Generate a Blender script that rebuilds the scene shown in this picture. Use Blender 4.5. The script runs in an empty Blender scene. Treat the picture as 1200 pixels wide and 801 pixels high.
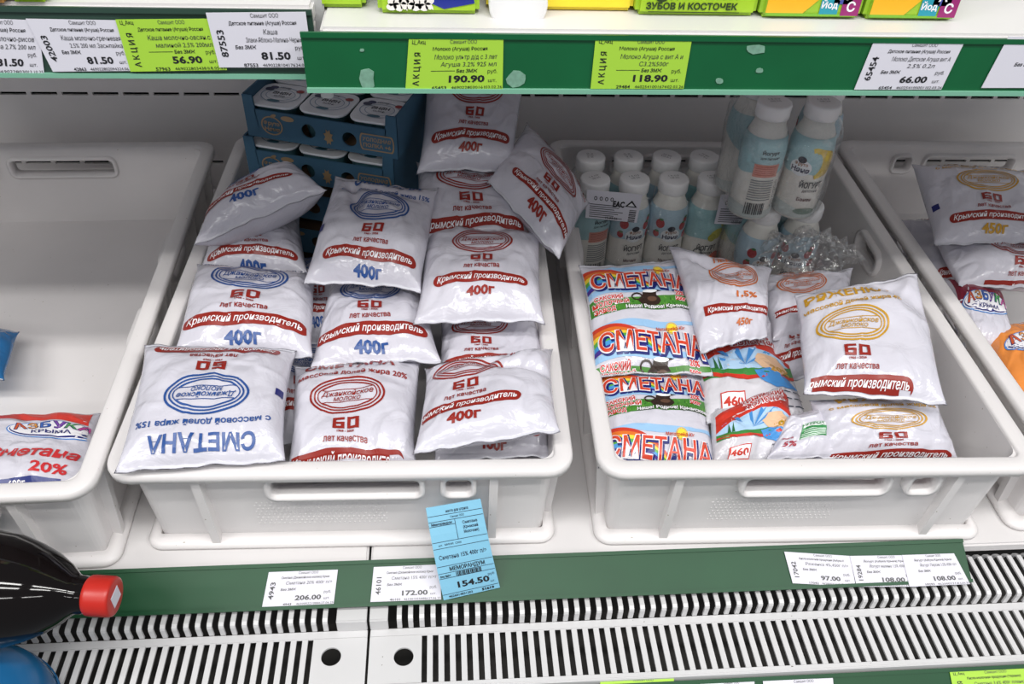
import bpy, bmesh, math, random
import numpy as np
from mathutils import Vector, Matrix, Euler
from mathutils.geometry import tessellate_polygon

# ------------------------------------------------------------------ camera, world, lights, exposure
SC = bpy.context.scene
COL = SC.collection
FPX = 1001.24
CAM = np.array([0.09178, -0.47763, 0.68123])
ROT = Euler((0.85275, -0.03661, -0.06788), 'XYZ')
cam_data = bpy.data.cameras.new('camera')
cam_data.sensor_width = 36.0
cam_data.lens = 36.0 * FPX / 1200.0
cam_data.clip_start = 0.01
cam = bpy.data.objects.new('camera', cam_data)
cam.location = CAM
cam.rotation_euler = ROT
COL.objects.link(cam)
SC.camera = cam
SC.view_settings.view_transform = 'Standard'
SC.view_settings.look = 'None'
SC.view_settings.gamma = 1.0
SC.view_settings.exposure = 0.0
SC.view_settings.use_curve_mapping = False

world = bpy.data.worlds.new('store_ambient')
SC.world = world
world.use_nodes = True
world.node_tree.nodes['Background'].inputs[0].default_value = (0.86, 0.93, 1.0, 1)
world.node_tree.nodes['Background'].inputs[1].default_value = 0.28

def ceiling_tube(x, y, power, sx=1.2, sy=0.12, z=2.1):
    l = bpy.data.lights.new('ceiling_tube', 'AREA')
    l.shape = 'RECTANGLE'; l.size = sx; l.size_y = sy; l.energy = power
    l.color = (1.0, 0.985, 0.96)
    o = bpy.data.objects.new('ceiling_tube', l)
    o.location = (x, y, z)
    COL.objects.link(o)
for yy, pw in ((-0.75, 17.5), (-1.15, 14.5), (-2.4, 11)):
    for xx in (-1.5, 0.1, 1.7):
        ceiling_tube(xx, yy, pw)

RM = np.array(ROT.to_matrix())
def ray(u, v): return RM @ np.array([(u - 600) / FPX, -(v - 400.5) / FPX, -1.0])
def atz(u, v, z):
    d = ray(u, v); return CAM + d * (z - CAM[2]) / d[2]
def aty(u, v, y):
    d = ray(u, v); return CAM + d * (y - CAM[1]) / d[1]
def atplane(u, v, p0, n):
    d = ray(u, v); p0 = np.array(p0); n = np.array(n)
    return CAM + d * np.dot(p0 - CAM, n) / np.dot(d, n)

# ------------------------------------------------------------------ materials
def lin(c):
    return tuple(((x / 255) / 12.92 if x / 255 <= 0.04045 else ((x / 255 + 0.055) / 1.055) ** 2.4) for x in c[:3]) + (1,)
MATS = {}
def mat(name, rgb, rough=0.5, metal=0.0, var=0.0, vscale=30, bump=0.0, bscale=200, coat=0.0, spec=0.5, sss=0.0, dirt=None):
    if name in MATS: return MATS[name]
    m = bpy.data.materials.new(name); m.use_nodes = True
    nt = m.node_tree; b = nt.nodes['Principled BSDF']
    b.inputs['Base Color'].default_value = lin(rgb)
    b.inputs['Roughness'].default_value = rough
    b.inputs['Metallic'].default_value = metal
    b.inputs['Coat Weight'].default_value = coat
    b.inputs['Specular IOR Level'].default_value = spec
    if sss:
        b.inputs['Subsurface Weight'].default_value = sss
        b.inputs['Subsurface Radius'].default_value = (.01, .01, .01)
        b.inputs['Subsurface Scale'].default_value = .5
    tc = nt.nodes.new('ShaderNodeTexCoord')
    if var or dirt:
        n = nt.nodes.new('ShaderNodeTexNoise'); n.inputs['Scale'].default_value = vscale; n.inputs['Detail'].default_value = 5
        nt.links.new(tc.outputs['Object'], n.inputs['Vector'])
        r = nt.nodes.new('ShaderNodeValToRGB')
        c = lin(rgb)
        r.color_ramp.elements[0].position = .3; r.color_ramp.elements[1].position = .7
        r.color_ramp.elements[0].color = tuple(x * (1 - var) for x in c[:3]) + (1,)
        r.color_ramp.elements[1].color = tuple(min(1, x * (1 + var)) for x in c[:3]) + (1,)
        nt.links.new(n.outputs['Fac'], r.inputs['Fac'])
        out = r.outputs['Color']
        if dirt:
            n2 = nt.nodes.new('ShaderNodeTexNoise'); n2.inputs['Scale'].default_value = 260; n2.inputs['Detail'].default_value = 3
            nt.links.new(tc.outputs['Object'], n2.inputs['Vector'])
            r2 = nt.nodes.new('ShaderNodeValToRGB')
            r2.color_ramp.elements[0].position = .735; r2.color_ramp.elements[0].color = (0, 0, 0, 1)
            r2.color_ramp.elements[1].position = .78; r2.color_ramp.elements[1].color = (1, 1, 1, 1)
            nt.links.new(n2.outputs['Fac'], r2.inputs['Fac'])
            mx = nt.nodes.new('ShaderNodeMix'); mx.data_type = 'RGBA'
            nt.links.new(r2.outputs['Color'], mx.inputs['Factor'])
            nt.links.new(out, mx.inputs['A']); mx.inputs['B'].default_value = lin(dirt)
            out = mx.outputs['Result']
        nt.links.new(out, b.inputs['Base Color'])
    if bump:
        n = nt.nodes.new('ShaderNodeTexNoise'); n.inputs['Scale'].default_value = bscale; n.inputs['Detail'].default_value = 3
        nt.links.new(tc.outputs['Object'], n.inputs['Vector'])
        bp = nt.nodes.new('ShaderNodeBump'); bp.inputs['Strength'].default_value = bump; bp.inputs['Distance'].default_value = .001
        nt.links.new(n.outputs['Fac'], bp.inputs['Height']); nt.links.new(bp.outputs['Normal'], b.inputs['Normal'])
    MATS[name] = m
    return m
def film_mat(name, rgb, rough=.17, bump=.3, var=.02):
    """glossy polyethylene film: colour + crinkled fine relief"""
    if name in MATS: return MATS[name]
    m = mat(name, rgb, rough, var=var, vscale=25)
    nt = m.node_tree; b = nt.nodes['Principled BSDF']
    tc = nt.nodes.new('ShaderNodeTexCoord')
    n = nt.nodes.new('ShaderNodeTexNoise'); n.inputs['Scale'].default_value = 38; n.inputs['Detail'].default_value = 3
    n.inputs['Distortion'].default_value = 1.2
    nt.links.new(tc.outputs['Object'], n.inputs['Vector'])
    bp = nt.nodes.new('ShaderNodeBump'); bp.inputs['Strength'].default_value = bump; bp.inputs['Distance'].default_value = .006
    nt.links.new(n.outputs['Fac'], bp.inputs['Height']); nt.links.new(bp.outputs['Normal'], b.inputs['Normal'])
    return m
def clear_mat(name, gloss=.14, rough=.12, tint=(1, 1, 1)):
    if name in MATS: return MATS[name]
    m = bpy.data.materials.new(name); m.use_nodes = True; nt = m.node_tree; nt.nodes.clear()
    o = nt.nodes.new('ShaderNodeOutputMaterial'); t = nt.nodes.new('ShaderNodeBsdfTransparent'); t.inputs[0].default_value = (*tint, 1)
    g = nt.nodes.new('ShaderNodeBsdfGlossy'); g.inputs['Roughness'].default_value = rough
    fr = nt.nodes.new('ShaderNodeLayerWeight'); fr.inputs[0].default_value = .35
    mu = nt.nodes.new('ShaderNodeMath'); mu.operation = 'MULTIPLY_ADD'; mu.inputs[1].default_value = .5; mu.inputs[2].default_value = gloss
    nt.links.new(fr.outputs['Facing'], mu.inputs[0])
    mx = nt.nodes.new('ShaderNodeMixShader'); nt.links.new(mu.outputs[0], mx.inputs[0])
    nt.links.new(t.outputs[0], mx.inputs[1]); nt.links.new(g.outputs[0], mx.inputs[2]); nt.links.new(mx.outputs[0], o.inputs[0])
    tc = nt.nodes.new('ShaderNodeTexCoord'); n = nt.nodes.new('ShaderNodeTexNoise'); n.inputs['Scale'].default_value = 45; n.inputs['Distortion'].default_value = 2
    bp = nt.nodes.new('ShaderNodeBump'); bp.inputs['Distance'].default_value = .01; bp.inputs['Strength'].default_value = .6
    nt.links.new(tc.outputs['Object'], n.inputs['Vector']); nt.links.new(n.outputs['Fac'], bp.inputs['Height']); nt.links.new(bp.outputs['Normal'], g.inputs['Normal'])
    MATS[name] = m
    return m
INK = {}
def ink(rgb, rough=.35):
    k = tuple(rgb)
    if k not in INK: INK[k] = mat('ink_%d_%d_%d' % k, rgb, rough)
    return INK[k]

M_CRATE = mat('crate_plastic', (244, 240, 240), .38, var=.03, vscale=9, sss=.0, dirt=(150, 135, 110))
def add_translucent(m, fac, rgb):
    nt = m.node_tree; b = nt.nodes['Principled BSDF']; o = [n for n in nt.nodes if n.type == 'OUTPUT_MATERIAL'][0]
    t = nt.nodes.new('ShaderNodeBsdfTranslucent'); t.inputs[0].default_value = lin(rgb)
    x = nt.nodes.new('ShaderNodeMixShader'); x.inputs[0].default_value = fac
    nt.links.new(b.outputs[0], x.inputs[1]); nt.links.new(t.outputs[0], x.inputs[2]); nt.links.new(x.outputs[0], o.inputs[0])
add_translucent(M_CRATE, .22, (240, 240, 236))
M_CASE = mat('case_enamel', (214, 211, 211), .35, var=.03, vscale=6)
M_GRILLE = mat('grille_enamel', (206, 205, 206), .4, var=.03, vscale=12, dirt=(95, 85, 75))
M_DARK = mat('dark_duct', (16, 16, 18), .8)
M_DUCT = mat('duct_metal', (58, 56, 54), .6, var=.3, vscale=12)
M_GREEN = mat('rail_green', (24, 72, 43), .42, spec=.3, var=.08, vscale=20)
M_GREEN_UP = mat('rail_green_bright', (10, 90, 50), .3, var=.08, vscale=20)
M_EDGE = mat('rail_edge', (120, 175, 150), .25)
M_RAILGREY = mat('rail_grey_green', (46, 70, 60), .3, var=.05)
M_FILM = film_mat('white_film', (205, 203, 213))
M_PAPER = mat('tag_paper', (214, 212, 222), .55)
M_PAPER_G = mat('tag_paper_lime', (164, 208, 62), .55)
M_PAPER_B = mat('tag_paper_blue', (130, 190, 218), .55)
RED = (142, 36, 26); BLUE = (36, 76, 142); YEL = (192, 144, 36); ORG = (196, 104, 48); WHT = (236, 234, 238); BLK = (32, 32, 36); NAVY = (26, 34, 110)

# ------------------------------------------------------------------ generic helpers
def tag(o, label=None, cat=None, group=None, kind=None):
    if label: o['label'] = label
    if cat: o['category'] = cat
    if group: o['group'] = group
    if kind: o['kind'] = kind
    return o
def empty(name, loc, rz=0, label=None, cat=None, group=None):
    o = bpy.data.objects.new(name, None); o.empty_display_size = .02
    o.location = loc; o.rotation_euler = (0, 0, rz); COL.objects.link(o)
    return tag(o, label, cat, group)
def mesh_obj(name, verts, faces, mats, parent=None, smooth=False, fm=None, loc=None):
    me = bpy.data.meshes.new(name)
    me.from_pydata([tuple(map(float, v)) for v in verts], [], faces)
    for m in (mats if isinstance(mats, (list, tuple)) else [mats]): me.materials.append(m)
    if fm is not None: me.polygons.foreach_set('material_index', fm)
    if smooth: me.polygons.foreach_set('use_smooth', [True] * len(me.polygons))
    me.update()
    o = bpy.data.objects.new(name, me); COL.objects.link(o)
    if parent: o.parent = parent
    if loc is not None: o.location = loc
    return o
def dup(o, parent=None, name=None):
    c = o.copy(); COL.objects.link(c)
    if parent: c.parent = parent
    return c
def dup_tree(o, loc, rz):
    c = dup(o); c.location = loc; c.rotation_euler = (0, 0, rz)
    for ch in o.children:
        d = dup(ch, c)
        for g in ch.children: dup(g, d)
    return c
class MB:
    def __init__(s): s.v = []; s.f = []; s.m = []
    def add(s, v, f, m=0):
        n = len(s.v); s.v += [tuple(p) for p in v]; s.f += [tuple(i + n for i in q) for q in f]; s.m += [m] * len(f)
    def box(s, x0, x1, y0, y1, z0, z1, m=0):
        v = [(x, y, z) for z in (z0, z1) for y in (y0, y1) for x in (x0, x1)]
        s.add(v, [(0, 2, 3, 1), (4, 5, 7, 6), (0, 1, 5, 4), (2, 6, 7, 3), (0, 4, 6, 2), (1, 3, 7, 5)], m)
    def build(s, name, mats, parent=None, smooth=False, bevel=0, loc=None):
        o = mesh_obj(name, s.v, s.f, mats, parent, smooth, s.m, loc)
        if bevel:
            bm = bmesh.new(); bm.from_mesh(o.data)
            bmesh.ops.bevel(bm, geom=[e for e in bm.edges if e.calc_face_angle(0) > .6], offset=bevel, segments=2, affect='EDGES', clamp_overlap=True)
            bm.to_mesh(o.data); bm.free()
        return o
def cell_panel(xs, zs, hole, fn, thick):
    """solid panel in a grid of cells; hole(i,j) leaves a cell out; fn(x,z,d) maps to 3d (d = depth 0..thick)"""
    V = {}; verts = []; faces = []
    def vid(i, j, k):
        if (i, j, k) not in V:
            V[(i, j, k)] = len(verts); verts.append(fn(xs[i], zs[j], thick * k))
        return V[(i, j, k)]
    nx, nz = len(xs) - 1, len(zs) - 1
    full = lambda i, j: 0 <= i < nx and 0 <= j < nz and not hole(i, j)
    for i in range(nx):
        for j in range(nz):
            if not full(i, j): continue
            faces.append((vid(i, j, 0), vid(i + 1, j, 0), vid(i + 1, j + 1, 0), vid(i, j + 1, 0)))
            faces.append((vid(i, j, 1), vid(i, j + 1, 1), vid(i + 1, j + 1, 1), vid(i + 1, j, 1)))
            if not full(i - 1, j): faces.append((vid(i, j, 0), vid(i, j + 1, 0), vid(i, j + 1, 1), vid(i, j, 1)))
            if not full(i + 1, j): faces.append((vid(i + 1, j, 0), vid(i + 1, j, 1), vid(i + 1, j + 1, 1), vid(i + 1, j + 1, 0)))
            if not full(i, j - 1): faces.append((vid(i, j, 0), vid(i, j, 1), vid(i + 1, j, 1), vid(i + 1, j, 0)))
            if not full(i, j + 1): faces.append((vid(i, j + 1, 0), vid(i + 1, j + 1, 0), vid(i + 1, j + 1, 1), vid(i, j + 1, 1)))
    return verts, faces
def lathe(profile, n=28):
    v = []; f = []
    for r, z in profile:
        for k in range(n):
            a = 2 * math.pi * k / n; v.append((r * math.cos(a), r * math.sin(a), z))
    for i in range(len(profile) - 1):
        for k in range(n):
            f.append((i * n + k, i * n + (k + 1) % n, (i + 1) * n + (k + 1) % n, (i + 1) * n + k))
    f.append(tuple(range(n))[::-1]); f.append(tuple((len(profile) - 1) * n + k for k in range(n)))
    return v, f

# ------------------------------------------------------------------ printing: text and shapes laid on a surface
TXT = {}
def text2d(s, bold=0.0, shear=0.0, maxedge=.3):
    key = (s, bold, shear)
    if key in TXT: return TXT[key]
    c = bpy.data.curves.new('tmp_text', 'FONT'); c.body = s; c.resolution_u = 2; c.offset = bold; c.shear = shear
    o = bpy.data.objects.new('tmp_text', c)
    me = bpy.data.meshes.new_from_object(o)
    bm = bmesh.new(); bm.from_mesh(me)
    bmesh.ops.triangulate(bm, faces=bm.faces[:])
    for _ in range(2):
        es = [e for e in bm.edges if e.calc_length() > maxedge]
        if not es: break
        bmesh.ops.subdivide_edges(bm, edges=es, cuts=1)
        bmesh.ops.triangulate(bm, faces=bm.faces[:])
    bm.verts.index_update()
    P = np.array([v.co[:2] for v in bm.verts]) if len(bm.verts) else np.zeros((0, 2))
    F = [tuple(v.index for v in f.verts) for f in bm.faces]
    bm.free(); bpy.data.meshes.remove(me); bpy.data.objects.remove(o); bpy.data.curves.remove(c)
    if len(P):
        x0, x1 = P[:, 0].min(), P[:, 0].max()
        P = P - np.array([(x0 + x1) / 2, .365]); P[:, 1] *= -1
        w = x1 - x0
    else: w = 1
    TXT[key] = (P, F, w)
    return TXT[key]
class Surf:
    """a printable surface: grid of points (rows = down, cols = right), size in mm"""
    def __init__(s, P, N, W, H): s.P = P; s.N = N; s.W = W; s.H = H
    def sample(s, x, y):
        nv, nu = s.P.shape[:2]
        u = np.clip((x / s.W + .5) * (nu - 1), 0, nu - 1.001); v = np.clip((y / s.H + .5) * (nv - 1), 0, nv - 1.001)
        i = u.astype(int); j = v.astype(int); a = (u - i)[:, None]; b = (v - j)[:, None]
        def L(A): return (A[j, i] * (1 - a) + A[j, i + 1] * a) * (1 - b) + (A[j + 1, i] * (1 - a) + A[j + 1, i + 1] * a) * b
        n = L(s.N); n /= np.linalg.norm(n, axis=1)[:, None] + 1e-9
        return L(s.P), n
def flat_surf(c, W, H, nu=2, nv=2, curl=0.0):
    c = [np.array(p, float) for p in c]
    s = np.linspace(0, 1, nu)[None, :, None]; t = np.linspace(0, 1, nv)[:, None, None]
    P = (c[0] * (1 - s) + c[1] * s) * (1 - t) + (c[3] * (1 - s) + c[2] * s) * t
    n = np.cross(c[1] - c[0], c[0] - c[3]); n /= np.linalg.norm(n)
    P = P + n * curl * (np.sin(np.pi * t))
    return Surf(P, np.broadcast_to(n, P.shape).copy(), W, H)
class Print:
    def __init__(s, surf, lim=.96, off=.0006): s.s = surf; s.lim = lim; s.off = off; s.v = []; s.f = []; s.m = []; s.mats = []; s.n = 0
    def mi(s, rgb):
        if rgb not in s.mats: s.mats.append(rgb)
        return s.mats.index(rgb)
    def add(s, pts, faces, rgb, layer=0):
        pts = np.asarray(pts, float)
        if not len(pts): return
        ok = (np.abs(pts[:, 0]) <= s.s.W / 2 * s.lim) & (np.abs(pts[:, 1]) <= s.s.H / 2 * s.lim)
        faces = [f for f in faces if all(ok[i] for i in f)]
        if not faces: return
        p, n = s.s.sample(pts[:, 0], pts[:, 1])
        p = p + n * (s.off + (.00018 if s.off > .0004 else .00006) * layer)
        s.v.append(p); k = s.mi(tuple(rgb))
        # y is down, so flip winding to face outward
        s.f += [tuple(i + s.n for i in f) for f in faces]; s.m += [k] * len(faces); s.n += len(p)
    def text(s, t, x, y, h, rgb, w=None, bold=.0, shear=0, rot=0, arc=0, layer=2, tilt=0):
        P, F, w0 = text2d(t, bold, shear)
        if not len(P): return
        k = h / .73; kx = (w / w0) if w else k
        q = P * np.array([kx, k])
        q[:, 1] += arc * q[:, 0] ** 2 + tilt * q[:, 0]
        if rot:
            a = math.radians(rot); c, sn = math.cos(a), math.sin(a)
            q = q @ np.array([[c, sn], [-sn, c]])
        s.add(q + np.array([x, y]), F, rgb, layer)
    def strip(s, A, B, rgb, layer=0, m=1):
        A = np.asarray(A, float); B = np.asarray(B, float); n = len(A)
        rows = [A * (1 - k / m) + B * (k / m) for k in range(m + 1)]
        pts = np.concatenate(rows); F = []
        for r in range(m):
            for i in range(n - 1): F.append((r * n + i, r * n + i + 1, (r + 1) * n + i + 1, (r + 1) * n + i))
        s.add(pts, F, rgb, layer)
    def rect(s, x0, y0, x1, y1, rgb, layer=0, nx=12, ny=6, arc=0, rnd=0):
        xs = np.linspace(x0, x1, nx + 1); xm = (x0 + x1) / 2
        if rnd:
            q = rnd * (1 - np.cos(np.linspace(0, math.pi / 2, 6))); xs = np.concatenate([x0 + q[:-1], np.linspace(x0 + rnd, x1 - rnd, nx + 1), x1 - q[:-1][::-1]])
        ins = np.zeros_like(xs)
        if rnd:
            d = np.minimum(xs - x0, x1 - xs); d = np.clip(d / rnd, 0, 1); ins = (1 - np.sqrt(1 - (1 - d) ** 2)) * (y1 - y0) / 2
        yo = arc * (xs - xm) ** 2
        s.strip(np.stack([xs, y0 + ins + yo], 1), np.stack([xs, y1 - ins + yo], 1), rgb, layer, ny)
    def ring(s, x, y, rx, ry, t, rgb, layer=1, a0=0, a1=360, n=48):
        a = np.radians(np.linspace(a0, a1, n + 1))
        A = np.stack([x + rx * np.cos(a), y + ry * np.sin(a)], 1); B = np.stack([x + (rx - t) * np.cos(a), y + (ry - t) * np.sin(a)], 1)
        s.strip(A, B, rgb, layer)
    def disc(s, x, y, rx, ry, rgb, layer=1, n=20, rot=0):
        a = np.linspace(0, 2 * math.pi, n, endpoint=False); c, sn = math.cos(math.radians(rot)), math.sin(math.radians(rot))
        rings = [np.array([[x, y]])]; F = []
        R = max(2, int(max(rx, ry) / 5))
        for k in [(q + 1) / R for q in range(R)]:
            ex = rx * k * np.cos(a); ey = ry * k * np.sin(a)
            rings.append(np.stack([x + ex * c - ey * sn, y + ex * sn + ey * c], 1))
        for i in range(n):
            j = (i + 1) % n
            F.append((0, 1 + i, 1 + j))
            for q in range(R - 1): F.append((1 + q * n + i, 1 + (q + 1) * n + i, 1 + (q + 1) * n + j, 1 + q * n + j))
        s.add(np.concatenate(rings), F, rgb, layer)
    def poly(s, pts, rgb, layer=1):
        tri = tessellate_polygon([[Vector((p[0], p[1], 0)) for p in pts]])
        bm = bmesh.new(); vs = [bm.verts.new((p[0], p[1], 0)) for p in pts]
        for t in tri:
            try: bm.faces.new([vs[i] for i in t])
            except ValueError: pass
        for _ in range(2):
            es = [e for e in bm.edges if e.calc_length() > 7]
            if not es: break
            bmesh.ops.subdivide_edges(bm, edges=es, cuts=1); bmesh.ops.triangulate(bm, faces=bm.faces[:])
        bm.verts.index_update()
        s.add([v.co[:2] for v in bm.verts], [tuple(v.index for v in f.verts) for f in bm.faces], rgb, layer); bm.free()
    def build(s, name, parent, label=None):
        if not s.f: return None
        v = np.concatenate(s.v)
        o = mesh_obj(name, v, s.f, [ink(c) for c in s.mats], parent, False, s.m)
        if label: o['label'] = label
        return o

# ------------------------------------------------------------------ the refrigerated case (setting)
BACK_Y = .66
def back_wall():
    xs = [-1.0]; zs = []
    pitch, ln = .0405, .0345
    x = -1.0 + .006
    cols = set()
    while x + ln < 1.25:
        xs += [x, x + ln]; cols.add(len(xs) - 2); x += pitch
    xs.append(1.25)
    zs = [-.06, .0405, .0450, .1455, .1500, .47]
    v, f = cell_panel(xs, zs, lambda i, j: i in cols and j in (1, 3), lambda x, z, d: (x, BACK_Y + d, z), .004)
    o = mesh_obj('wall_back', v, f, mat('back_enamel', (238, 234, 233), .4, var=.03, vscale=5)); tag(o, 'white enamel back panel of the chiller with rows of air slots', None, None, 'structure')
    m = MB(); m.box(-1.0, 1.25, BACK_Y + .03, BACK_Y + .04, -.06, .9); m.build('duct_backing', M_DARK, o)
    m = MB(); m.box(-1.0, 1.25, BACK_Y, BACK_Y + .004, .4705, .95); m.build('upper_panel', M_CASE, o)
back_wall()
SEAM_X = float(atz(432, 735, -.03)[0])
def deck():
    root = empty('floor', (0, 0, 0)); tag(root, 'white enamel deck of the chiller under the crates', None, None, 'structure')
    for x0, x1 in ((-1.0, SEAM_X - .0012), (SEAM_X + .0012, 1.25)):
        m = MB(); m.box(x0, x1, -.013, BACK_Y, -.012, 0); m.build('deck_panel', M_CASE, root, bevel=.002)
    m = MB(); m.box(-1.0, 1.25, -.2, BACK_Y, -.16, -.15); m.box(-1.0, 1.25, .02, .03, -.15, -.013); t = m.build('trim_1', M_DUCT); tag(t, 'dark duct tray below the air grille', None, None, 'structure')
deck()

def grille():
    PITCH, SW = .0102, .0044
    # one L-shaped slat (top run, drop) and one flat slat, shared mesh data
    yb, z1, z2 = -.0555, -.020, -.0355
    def lslat():
        t = .002; r = .004
        path = [(-.006, z1 - .012), (-.008, z1 - .004), (-.013, z1), (yb + r, z1), (yb + .001, z1 - .0015), (yb, z1 - r), (yb, z2)]
        nrm = []
        for i in range(len(path)):
            a = path[max(i - 1, 0)]; b = path[min(i + 1, len(path) - 1)]
            d = np.array([b[0] - a[0], b[1] - a[1]]); d /= np.linalg.norm(d); nrm.append((d[1], -d[0]))
        m = MB(); v = []
        for x in (-SW / 2, SW / 2):
            for p in path: v.append((x, p[0], p[1]))
            for p, q in zip(path, nrm): v.append((x, p[0] - q[0] * t, p[1] - q[1] * t))
        n = len(path); f = []
        for i in range(n - 1):
            f += [(i, i + 1, 2 * n + i + 1, 2 * n + i), (n + i, 3 * n + i, 3 * n + i + 1, n + i + 1), (i, n + i, n + i + 1, i + 1), (2 * n + i, 2 * n + i + 1, 3 * n + i + 1, 3 * n + i)]
        m.add(v, f); return m
    ym0, ym1 = -.0635, -.1085
    protoL = protoF = None
    for name, x0, x1, label, solid in (
            ('air_grille', -.75, SEAM_X - .0012, 'white slotted air return grille at the front, left section', (float(atz(395, 735, -.03)[0]), SEAM_X, float(atz(365, 770, -.035)[0]), SEAM_X)),
            ('air_grille', SEAM_X + .0012, 1.15, 'white slotted air return grille at the front, right section', (SEAM_X, float(atz(455, 735, -.03)[0]), SEAM_X, float(atz(494, 770, -.035)[0])))):
        root = empty(name, ((x0 + x1) / 2, -.06, z2), 0, label, 'grille', 'air return grilles')
        cx, cy, cz = root.location
        # frame: plate strips, solid parts
        xh = float(atz(388 if x0 < -.1 else 473, 769, z2)[0]); yh = float(atz(388 if x0 < -.1 else 473, 769, z2)[1]); rh = .0088
        m = MB(); t = .002
        m.box(x0, x1, ym0, yb, z2 - t, z2)               # strip under the drop
        m.box(x0, x1, -.113, ym1, z2 - t, z2)            # front strip
        m.box(x0, x1, -.1145, -.113, z2 - .02, z2)
        sa, sb, sc, sd = solid
        left = x0 < -.1
        m.box(max(x0, sa), min(x1, sb), yb, -.013, z1 - t, z1); m.box(max(x0, sa), min(x1, sb), yb - .001, yb + .001, z2, z1)
        px0, px1 = max(x0, sc), min(x1, sd)
        m.build('frame', M_GRILLE, root, loc=(-cx, -cy, -cz), bevel=.0006)
        # plate with a round hole
        N = 32; v = []; f = []
        for k in range(N):
            a = 2 * math.pi * k / N; v.append((xh + rh * math.cos(a), yh + rh * math.sin(a), z2)); 
        for k in range(N):
            a = 2 * math.pi * k / N; c, s_ = math.cos(a), math.sin(a); q = 1e9
            if c > 1e-6: q = min(q, (px1 - xh) / c)
            if c < -1e-6: q = min(q, (px0 - xh) / c)
            if s_ > 1e-6: q = min(q, (ym0 - yh) / s_)
            if s_ < -1e-6: q = min(q, (ym1 - yh) / s_)
            v.append((xh + q * c, yh + q * s_, z2))
        for (ax, ay) in ((px0, ym0), (px1, ym0), (px1, ym1), (px0, ym1)): v.append((ax, ay, z2))
        for k in range(N): f.append((k, N + k, N + (k + 1) % N, (k + 1) % N))
        for ci, (ax, ay) in enumerate(((px0, ym0), (px1, ym0), (px1, ym1), (px0, ym1))):
            ang = math.atan2(ay - yh, ax - xh) % (2 * math.pi); k = int(ang / (2 * math.pi) * N); f.append((N + k, 2 * N + ci, N + (k + 1) % N))
        nv = len(v); v += [(a, b, c - t) for a, b, c in v]; f += [tuple(i + nv for i in q[::-1]) for q in f]
        for k in range(N): f.append((k, (k + 1) % N, nv + (k + 1) % N, nv + k))
        mesh_obj('hole_plate', v, f, M_GRILLE, root, loc=(-cx, -cy, -cz))
        x = (sa - PITCH if left else sb + PITCH)
        step = -PITCH if left else PITCH
        xe = -.5 if left else .72
        while (x > xe) if left else (x < xe):
            if protoL is None:
                protoL = lslat().build('bent_slat', M_GRILLE, root); o = protoL
            else: o = dup(protoL, root)
            o.location = (x - cx, -cy, -cz); x += step
        x = (px0 - PITCH + .0028 if left else px1 + PITCH - .0028)
        while (x > xe) if left else (x < xe):
            if protoF is None:
                m = MB(); m.box(-.0025, .0025, ym1, ym0, -.002, 0); protoF = m.build('flat_slat', M_GRILLE, root); o = protoF
            else: o = dup(protoF, root)
            o.location = (x - cx, -cy, 0); x += step
grille()

# price rails -------------------------------------------------------------
def rail(label, x0, x1, top, bot, mat_, lip=M_EDGE):
    """flat price channel from edge line top=(y,z) to bot=(y,z) with clear-plastic lips"""
    root = empty('price_rail', ((x0 + x1) / 2, bot[0], bot[1]), 0, label, 'price rail', 'price rails')
    c = np.array(root.location)
    ty, tz = top; by, bz = bot
    d = np.array([0, by - ty, bz - tz]); L = np.linalg.norm(d); d /= L; n = np.array([0, d[2], -d[1]])
    if n[1] > 0: n = -n
    def slab(a, b, h0, h1, name, m_):
        v = []
        for x in (x0, x1):
            for k, h in ((a, h0), (b, h0), (b, h1), (a, h1)):
                p = np.array([0, ty, tz]) + d * k + n * h; v.append((x - c[0], p[1] - c[1], p[2] - c[2]))
        return mesh_obj(name, v, [(0, 1, 2, 3), (7, 6, 5, 4), (0, 4, 5, 1), (1, 5, 6, 2), (2, 6, 7, 3), (3, 7, 4, 0)], m_, root)
    slab(0, L, -.003, 0, 'channel', mat_)
    slab(-.001, .0025, 0, .0016, 'upper_lip', mat_)
    slab(L - .0025, L + .0006, -.003, .0022, 'lower_lip', lip)
    return dict(p0=(0, ty, tz), n=n, d=d, L=L, name=root.name)
R_LOW = rail('long dark green price rail along the front edge of the lower deck', -.75, .588, (-.0105, .0055), (-.0455, -.0125), M_GREEN, M_GREEN)
R_BOT = rail('green price rail below the air grille at the bottom edge', -.75, 1.15, (-.1165, -.041), (-.150, -.062), M_GREEN)
R_UP = rail('bright green price rail on the front edge of the upper shelf', -.0, 1.1, (.078, .463), (.078, .4235), M_GREEN_UP)
def smudges():
    rs = random.Random(4); p0 = np.array(R_UP['p0']) + R_UP['n'] * .0006
    for (u, v_, rx, ry) in ((605, 93, 13, 10), (886, 58, 12, 6), (843, 95, 5, 4), (890, 83, 5, 3), (430, 92, 10, 15), (424, 59, 3, 2)):
        pts = [atplane(u + rx * math.cos(k * .628) * rs.uniform(.75, 1.1), v_ + ry * math.sin(k * .628) * rs.uniform(.75, 1.1), p0, R_UP['n']) for k in range(10)]
        c = np.mean(pts, axis=0); par = [o for o in COL.objects if o.name == R_UP['name']][0]
        vv = [q - np.array(par.location) for q in pts]; n = R_UP['n'] * .0003
        vv = vv + [q - n * 1.8 for q in vv]; k = 10
        mesh_obj('glue_residue', vv, [tuple(range(k))] + [(i, i + k, (i + 1) % k + k, (i + 1) % k) for i in range(k)], mat('glue_residue', (116, 156, 136), .5, var=.15, vscale=300), par)
smudges()
XL = float(aty(371, 60, .1)[0])
R_UPL = rail('grey-green price rail with overlapping price tags on the left upper shelf', -.75, XL, (.098, .470), (.098, .424), M_RAILGREY)

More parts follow.
